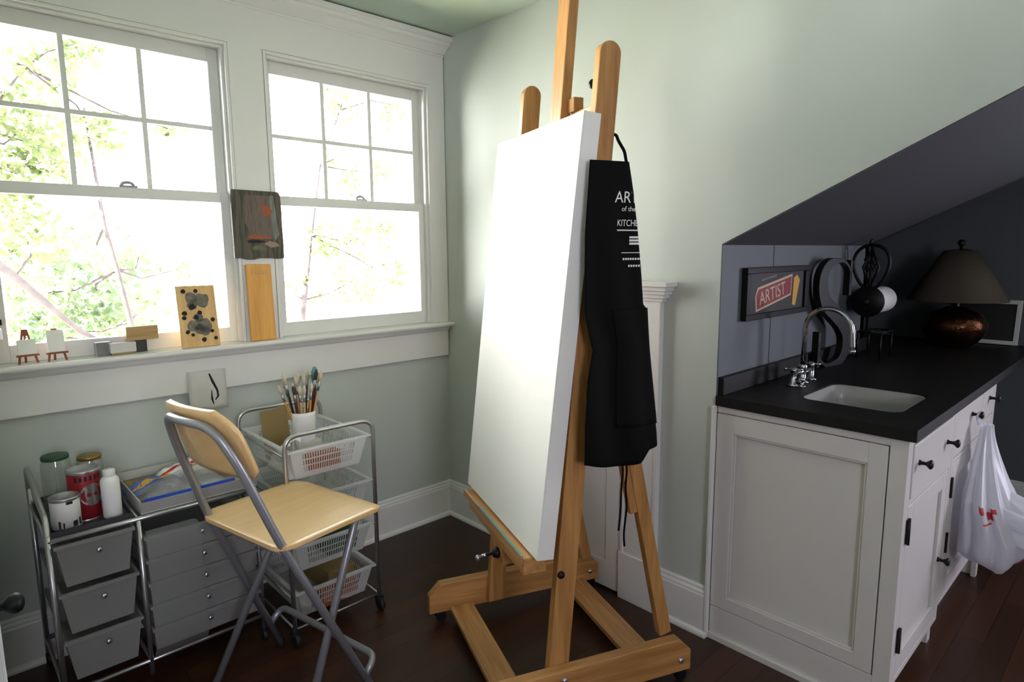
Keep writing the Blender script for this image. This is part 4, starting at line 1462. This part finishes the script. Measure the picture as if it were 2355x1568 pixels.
snk = thing('undermount_sink', 'white undermount sink basin set in the black counter', 'sink', ((sx0 + sx1) / 2, (sy0 + sy1) / 2, .72))
def rrect(x0_, x1_, y0_, y1_, r, n=6):
    o_ = []
    for k, (cx_, cy_) in enumerate(((x1_ - r, y1_ - r), (x0_ + r, y1_ - r), (x0_ + r, y0_ + r), (x1_ - r, y0_ + r))):
        for q in range(n + 1):
            a = k * PI / 2 + q * PI / 2 / n
            o_.append((cx_ + r * math.cos(a), cy_ + r * math.sin(a)))
    return o_
b = MB()
lv = []
for (ins, z, r) in ((.003, ZTOP - .004, .052), (.006, ZTOP - .005, .052), (.008, ZU - .02, .055), (.016, .75, .06), (.05, .735, .05)):
    lv.append([b.bm.verts.new((x, y, z)) for x, y in rrect(sx0 + ins, sx1 - ins, sy0 + ins, sy1 - ins, r)])
for A, B in zip(lv, lv[1:]):
    n2 = len(A)
    for k in range(n2):
        f_ = b.bm.faces.new((A[k], A[(k + 1) % n2], B[(k + 1) % n2], B[k])); f_.smooth = True
b.bm.faces.new(lv[-1])
b.build('basin', M['basin'], snk, loc=snk.location, solid=.004)
MB().lathe([(0, .7375), (.032, .7375), (.036, .741), (.03, .7395), (.0, .739)], 20, Matrix.Translation(((sx0 + sx1) / 2, (sy0 + sy1) / 2, 0))).build('drain', M['chrome'], snk, loc=snk.location)

# bridge faucet
FL = (.43, -1.715, ZTOP + .0005)
fa = thing('faucet', 'chrome gooseneck faucet with cross handles behind the sink', 'faucet', FL)
MB().lathe([(0, 0), (.026, 0), (.026, .006), (.014, .012), (.013, .05), (.0165, .055), (.0165, .07), (.011, .075)], 20).build('base', M['chrome'], fa)
sp_ = [(0, 0, .07), (0, 0, .21)] + [tuple(p) for p in arc((0, -.085, .21), .085, 0, PI * 1.02, 16, (0, 1, 0), (0, 0, 1))][1:] + [(0, -.173, .16), (0, -.173, .145)]
MB().tube(sp_, .0095, 12).build('spout', M['chrome'], fa)
MB().tube([(0, -.173, .15), (0, -.173, .135)], .0125, 14).build('aerator', M['chrome'], fa)
MB().tube([(-.07, 0, .045), (.07, 0, .045)], .009, 12).build('bridge', M['chrome'], fa)
for s in (-1, 1):
    hb = MB().lathe([(0, 0), (.022, 0), (.022, .005), (.012, .010), (.011, .055), (.014, .06), (.009, .072), (0, .074)], 18, Matrix.Translation((s * .085, 0, 0)))
    hb = hb.build('valve', M['chrome'], fa)
    q = MB()
    for a in (.4, .4 + PI / 2):
        c, s2 = .028 * math.cos(a), .028 * math.sin(a)
        q.tube([(s * .085 - c, -s2, .064), (s * .085 + c, s2, .064)], .0038, 8)
        q.sphere((s * .085 - c, -s2, .064), .0065, n=10).sphere((s * .085 + c, s2, .064), .0065, n=10)
    q.build('cross_handle', M['chrome'], hb)
o = thing('soap_pump', 'small chrome knob on the counter in front of the faucet', 'pump', (.352, -1.745, ZTOP + .0005))
MB().lathe([(0, 0), (.016, 0), (.016, .004), (.006, .008), (.006, .02), (.010, .024), (.010, .032), (0, .034)], 16).build('knob', M['chrome'], o)

# framed sign on the knee wall
SG = (.4255, YK - .0125, 1.29)
sg = thing('framed_sign', 'black framed sign with a red ARTIST banner on the knee wall', 'sign', SG)
w2, h2 = .278, .098
b = MB()
for q in ((-w2, w2, h2 - .022, h2), (-w2, w2, -h2, -h2 + .022), (-w2, -w2 + .034, -h2 + .022, h2 - .022), (w2 - .034, w2, -h2 + .022, h2 - .022)):
    b.box(q[0], q[1], -.012, .011, q[2], q[3])
b.build('frame', M['blackmetal'], sg, bevel=.002)
MB().box(-w2 + .034, w2 - .034, -.002, .010, -h2 + .022, h2 - .022).build('board', M['signdark'], sg)
my = Matrix.Translation((0, -.0022, 0)) @ Matrix.Rotation(PI / 2, 4, 'X')
MB().prism([(-.185, -.070), (.12, -.020), (.126, .066), (-.178, .022), (-.196, -.01)], 0, .001, my).build('banner_edge', M['signcream'], sg)
MB().prism([(-.177, -.061), (.113, -.013), (.118, .056), (-.170, .014), (-.186, -.008)], .0011, .002, my).build('banner', M['signred'], sg)
mt = Matrix.Translation((-.160, -.0046, -.0465)) @ Matrix.Rotation(-math.atan(.158), 4, 'Y') @ Matrix.Rotation(PI / 2, 4, 'X')
text_mesh('ARTIST', .074, M['signcream'], mt, 'lettering', sg, .0004, sx=.96)
MB().prism([(.135, -.06), (.165, -.066), (.2, .04), (.17, .062), (.14, .05)], .0, .0016, my).build('pencil_graphic', M['yellow'], sg)
MB().prism([(-.15, .045), (-.02, .06), (-.02, .068), (-.15, .053)], 0, .001, my).build('small_print', M['greyink'], sg)

# groove between the boards of the knee wall
struct(MB().box(.402, .406, YK - .002, YK - .0003, 1.003, ZK - .002).build('trim_5', M['slope']))

# iron letter S
SL_ = (.885, YK - .035, 1.0025)
so = thing('letter_s', 'big black metal letter S leaning on the knee wall', 'letter', (SL_[0], YK - .075, ZTOP + .0005), -.16)
hS, wS = .47, .15
ctrl = [(.135, .36), (.12, .425), (.06, .462), (0, .466), (-.075, .455), (-.125, .41), (-.128, .345), (-.09, .285), (-.01, .24), (.07, .195), (.125, .14), (.13, .075), (.085, .02), (.0, .004), (-.07, .01), (-.125, .045), (-.14, .11)]
wd = [.016, .014, .018, .026, .045, .066, .08, .084, .086, .086, .084, .078, .050, .028, .018, .015, .016]
def cat(pts, n=5):
    out = []
    P_ = [pts[0]] + pts + [pts[-1]]
    for i in range(1, len(P_) - 2):
        for k in range(n):
            t = k / n
            p0, p1, p2, p3 = P_[i - 1], P_[i], P_[i + 1], P_[i + 2]
            out.append(tuple(.5 * (2 * b1 + (c1_ - a1) * t + (2 * a1 - 5 * b1 + 4 * c1_ - d1) * t * t + (3 * b1 - a1 - 3 * c1_ + d1) * t ** 3) for a1, b1, c1_, d1 in zip(p0, p1, p2, p3)))
    out.append(pts[-1])
    return out
path = cat([(x, z, w_) for (x, z), w_ in zip(ctrl, wd)])
path = [(x * .84, z, w_ * .9) for x, z, w_ in path]
left, right = [], []
for i, (x, z, w_) in enumerate(path):
    a = V(path[max(i - 1, 0)][:2]); c = V(path[min(i + 1, len(path) - 1)][:2])
    t = (c - a).normalized(); n2 = V((-t.y, t.x))
    left.append(V((x, z)) + n2 * w_ / 2); right.append(V((x, z)) - n2 * w_ / 2)
b = MB()
rows = []
for p, q in zip(left, right):
    rows.append([b.bm.verts.new((p.x, y, p.y)) for y in (0, .03)] + [b.bm.verts.new((q.x, y, q.y)) for y in (.03, 0)])
for A, B in zip(rows, rows[1:]):
    for k in range(4):
        b.bm.faces.new((A[k], A[(k + 1) % 4], B[(k + 1) % 4], B[k]))
b.bm.faces.new(rows[0]); b.bm.faces.new(rows[-1])
# serifs
b.box(.100, .120, 0, .03, .31, .468).box(-.124, -.104, 0, .03, .002, .160)
b.build('letter_body', M['blackmetal'], so, bevel=.002)

# iron paper roll stand
HL = (1.27, -1.71, ZTOP + .0005)
ho = thing('roll_stand', 'black iron paper roll stand with scrollwork on the counter', 'stand', HL)
b = MB()
for x in (-.07, .09):
    for y in (-.05, .05):
        b.tube([(x, y, 0), (x, y, .125)], .005, 8)
b.tube([(-.07, -.05, .125), (.09, -.05, .125), (.09, .05, .125), (-.07, .05, .125)], .005, 8, closed=True)
b.tube([(-.07, 0, .125), (.09, 0, .125)], .005, 8)
b.build('table_frame', M['blackmetal'], ho)
b = MB()
b.tube([(-.05, .02, .125), (-.05, .02, .53)], .006, 8)
b.tube([(-.05, .02, .27), (.20, .02, .27)], .006, 8)
b.build('post', M['blackmetal'], ho)
b = MB()
ov = [(-.05 + 0, .02 + .075 * math.sin(2 * PI * k / 28) * (1 - .25 * math.cos(2 * PI * k / 28)), .43 - .105 * math.cos(2 * PI * k / 28)) for k in range(28)]
b.tube(ov, .008, 8, closed=True)
for s in (-1, 1):
    b.tube([(-.05, .02, .335), (-.05, .02 + s * .034, .43), (-.05, .02, .515)], .006, 8)
b.tube([(-.05, .02, .52), (-.05, .03, .55), (-.05, .02, .56)], .006, 8)
for k in range(3):
    b.tube([(-.05, -.012 + .02 * k, .40 + .01 * k), (-.05, .012 + .02 * k, .455 + .008 * k)], .0025, 6)
    b.tube([(-.05, .052 - .02 * k, .40 + .01 * k), (-.05, .028 - .02 * k, .455 + .008 * k)], .0025, 6)
b.build('scrollwork', M['blackmetal'], ho)
MB().lathe([(0, -.006), (.07, -.006), (.074, 0), (.07, .006), (0, .006)], 28, Matrix.Translation((-.065, .02, .27)) @ Matrix.Rotation(PI / 2, 4, 'Y')).build('end_disc', M['blackmetal'], ho)
MB().sphere((-.085, .02, .27), .018).build('end_knob', M['blackmetal'], ho)
o = MB().lathe([(.0068, -.10), (.062, -.10), (.063, -.098), (.063, .098), (.062, .10), (.0068, .10), (.0068, -.10)], 30, Matrix.Rotation(PI / 2, 4, 'Y')).build('paper_roll', M['white'])
o.location = (HL[0] + .058, HL[1] + .02, HL[2] + .27)
tag(o, 'white paper roll held on the black iron stand', 'paper roll')

# lamp
LL = (1.93, -1.895, ZTOP + .0005)
la = thing('table_lamp', 'table lamp with dark copper pot base and wide linen shade', 'lamp', LL)
MB().lathe([(0, 0), (.075, 0), (.08, .006), (.11, .03), (.142, .075), (.15, .11), (.14, .15), (.105, .185), (.06, .2), (.045, .21), (0, .212)], 36).build('base', M['copper'], la)
MB().tube([(0, 0, .21), (0, 0, .52)], .007, 10).build('stem', M['copper'], la)
sh = MB().lathe([(.224, .245), (.149, .375), (.074, .505)], 44)
sh.build('shade', M['shade'], la, solid=.003)
b = MB().lathe([(0, .51), (.006, .512), (.007, .525), (.015, .534), (.018, .545), (.014, .558), (0, .563)], 16)
for a in range(3):
    b.tube([(0, 0, .512), (.072 * math.cos(a * 2.094), .072 * math.sin(a * 2.094), .503)], .003, 6)
b.build('finial', M['blackmetal'], la)

# white picture frame leaning on the far wall
mx = Matrix.Translation((XF - .062, -1.99, ZTOP + .0045)) @ Matrix.Rotation(.15, 4, 'Y')
b = MB()
b.box(0, .018, -.15, -.128, 0, .24).box(0, .018, .128, .15, 0, .24).box(0, .018, -.128, .128, 0, .022).box(0, .018, -.128, .128, .218, .24)
pf = b.build('picture_frame', M['trim'], bevel=.002)
pf.matrix_world = mx
tag(pf, 'thin white picture frame leaning behind the lamp', 'frame')
MB().box(.008, .014, -.128, .128, .022, .218).build('picture', M['signdark'], pf)

# carrier bag hung from the drawer knob
BG = (.80, -2.235, .0)
bg = thing('carrier_bag', 'thin white plastic bag with red print hanging from a cabinet knob', 'bag', (.833, -2.24, .80))
nz, na = 40, 64
ph = [RND.uniform(0, 6.28) for _ in range(8)]


def bag_pt(i, j):
    a = 2 * PI * i
    z = .795 - .52 * j
    # section grows downwards; the bag is pulled out towards the room low down
    rx = .022 + .16 * min(1, (j / .5)) ** 1.2
    ry = .018 + .085 * min(1, (j / .75)) ** 1.4
    cy = -2.246 - .055 * min(1, j / .75) ** 1.5
    cx = .833 - .03 * j
    if j > .84:
        q = (j - .84) / .16
        k = math.sqrt(max(0, 1 - q * q * .96))
        rx *= k; ry *= k
    fold = 1 + (.16 * math.sin(9 * a + ph[0] + 2 * j) + .08 * math.sin(17 * a + ph[1] - 3 * j)) * (1 - .55 * j)
    x = cx + rx * math.cos(a) * fold
    y = cy + ry * math.sin(a) * fold
    y = min(y, -2.2025 - .0015 * (1 + math.sin(a * 5)))
    z += .018 * math.sin(3 * a + ph[2]) * j + .03 * j * (y + 2.3) * -1.5
    return V((x, y, z))


MB().grid(bag_pt, na, nz).build('film', M['bag'], bg, loc=bg.location)
# second handle swept out sideways
def swoop(i, j):
    a = 2 * PI * j
    c = V((.79, -2.27, .50)).lerp(V((.82, -2.62, .43)), i) + V((0, 0, -.035 * math.sin(i * PI)))
    r = .075 + .012 * math.sin(i * PI) - .062 * i ** 1.6
    f_ = 1 + .22 * math.sin(5 * a + 3 * i) + .08 * math.sin(11 * a - 2 * i)
    return c + V((math.cos(a) * r * 1.2 * f_, 0, math.sin(a) * r * f_))
MB().grid(swoop, 20, 48).build('side_fold', M['bag'], bg, loc=bg.location)
lp = [(.825, -2.222, .79), (.818, -2.214, .82), (.826, -2.221, .838), (.842, -2.221, .838), (.848, -2.214, .82), (.842, -2.222, .79)]
MB().tube(fillet(lp, .012, 4), .004, 8).build('handle', M['bag'], bg, loc=bg.location)
b = MB()
for (i0, i1, j0, j1) in ((.50, .535, .49, .54), (.545, .58, .53, .58), (.575, .61, .5, .53), (.52, .56, .6, .612), (.70, .73, .90, .94), (.74, .76, .91, .95)):
    def pf_(i, j, q=(i0, i1, j0, j1)):
        p = bag_pt(q[0] + (q[1] - q[0]) * i, q[2] + (q[3] - q[2]) * j)
        return p + (p - V((.81, -2.24, p.z))).normalized() * .003
    b.grid(pf_, 4, 3)
b.build('red_print', M['redbag'], bg, loc=bg.location)

# ------------------------------------------------------------------ light
w = bpy.data.worlds.new('World')
SC.world = w
w.use_nodes = True
nt = w.node_tree
bgN = nt.nodes['Background']
tc = nt.nodes.new('ShaderNodeTexCoord')
sx_ = nt.nodes.new('ShaderNodeSeparateXYZ')
rp = nt.nodes.new('ShaderNodeValToRGB')
els = rp.color_ramp.elements
els[0].position = .40
els[0].color = (1.35, 1.33, 1.22, 1)
els[1].position = .52
els[1].color = (1.0, 1.0, .98, 1)
e_ = els.new(.72); e_.color = (.30, .32, .34, 1)
mr = nt.nodes.new('ShaderNodeMapRange')
mr.inputs['From Min'].default_value = -1
mr.inputs['From Max'].default_value = 1
nt.links.new(tc.outputs['Generated'], sx_.inputs[0])
nt.links.new(sx_.outputs['Z'], mr.inputs['Value'])
nt.links.new(mr.outputs['Result'], rp.inputs['Fac'])
# the sky on the far side of the house is bluer and dimmer
m2 = nt.nodes.new('ShaderNodeMapRange')
m2.inputs['From Min'].default_value = -.15
m2.inputs['From Max'].default_value = .25
mixc = nt.nodes.new('ShaderNodeMixRGB')
mixc.inputs['Color1'].default_value = (.50, .48, .58, 1)
nt.links.new(sx_.outputs['Y'], m2.inputs['Value'])
nt.links.new(m2.outputs['Result'], mixc.inputs['Fac'])
nt.links.new(rp.outputs['Color'], mixc.inputs['Color2'])
nt.links.new(mixc.outputs['Color'], bgN.inputs['Color'])
bgN.inputs['Strength'].default_value = 6.5


def portal(name, c, sx, sy, rot):
    l = bpy.data.lights.new(name, 'AREA')
    l.shape = 'RECTANGLE'
    l.size, l.size_y = sx, sy
    l.cycles.is_portal = True
    o_ = bpy.data.objects.new(name, l)
    COL.objects.link(o_)
    o_.location = c
    o_.rotation_euler = rot


for nm, ww in (('opening_portal', W1), ('opening_portal', W2)):
    portal(nm, ((ww[0] + ww[1]) / 2, .155, (ZS + ZT) / 2), ww[1] - ww[0], ZT - ZS, (-PI / 2, 0, 0))
portal('opening_portal', (XF + .105, (bw[0] + bw[1]) / 2, (bw[2] + bw[3]) / 2), bw[3] - bw[2], bw[1] - bw[0], (0, PI / 2, 0))  # at the added far wall opening
portal('opening_portal', ((bs_[0] + bs_[1]) / 2, YB - .125, (bs_[2] + bs_[3]) / 2), bs_[1] - bs_[0], bs_[3] - bs_[2], (PI / 2, 0, 0))  # at the added opening behind the camera
# sun high behind the house, on the trees and the pale lawn
s = bpy.data.lights.new('sun', 'SUN')
s.energy = 22.0
s.angle = .02
s.color = (1, .95, .85)
so_ = bpy.data.objects.new('sun', s)
COL.objects.link(so_)
so_.rotation_euler = V((.75, .15, -.8)).to_track_quat('-Z', 'Y').to_euler()

# ------------------------------------------------------------------ camera
cd = bpy.data.cameras.new('camera')
cam = bpy.data.objects.new('camera', cd)
COL.objects.link(cam)
fwv = V((.67787602, .72141011, -.14160354)); rt = V((.72801885, -.68551828, -.00729711)); up = V((.10233602, .09814351, .98989656))
mw = Matrix.Identity(4)
mw.col[0][:3] = rt; mw.col[1][:3] = up; mw.col[2][:3] = -fwv; mw.col[3][:3] = (-2.03862248, -2.68283751, 1.45288812)
cam.matrix_world = mw
cd.sensor_width = 36
cd.lens = 36 * 1432.94 / 2355
cd.clip_start = .02
SC.camera = cam

# ------------------------------------------------------------------ colour and sampling
SC.view_settings.view_transform = 'Standard'
SC.view_settings.look = 'None'
SC.view_settings.gamma = 1
SC.view_settings.use_curve_mapping = False
SC.view_settings.exposure = 2.2
SC.cycles.use_denoising = True
SC.cycles.max_bounces = 7
SC.cycles.diffuse_bounces = 5
SC.cycles.glossy_bounces = 3
SC.cycles.transparent_max_bounces = 12
SC.cycles.sample_clamp_indirect = 6
SC.cycles.caustics_reflective = False
SC.cycles.caustics_refractive = False
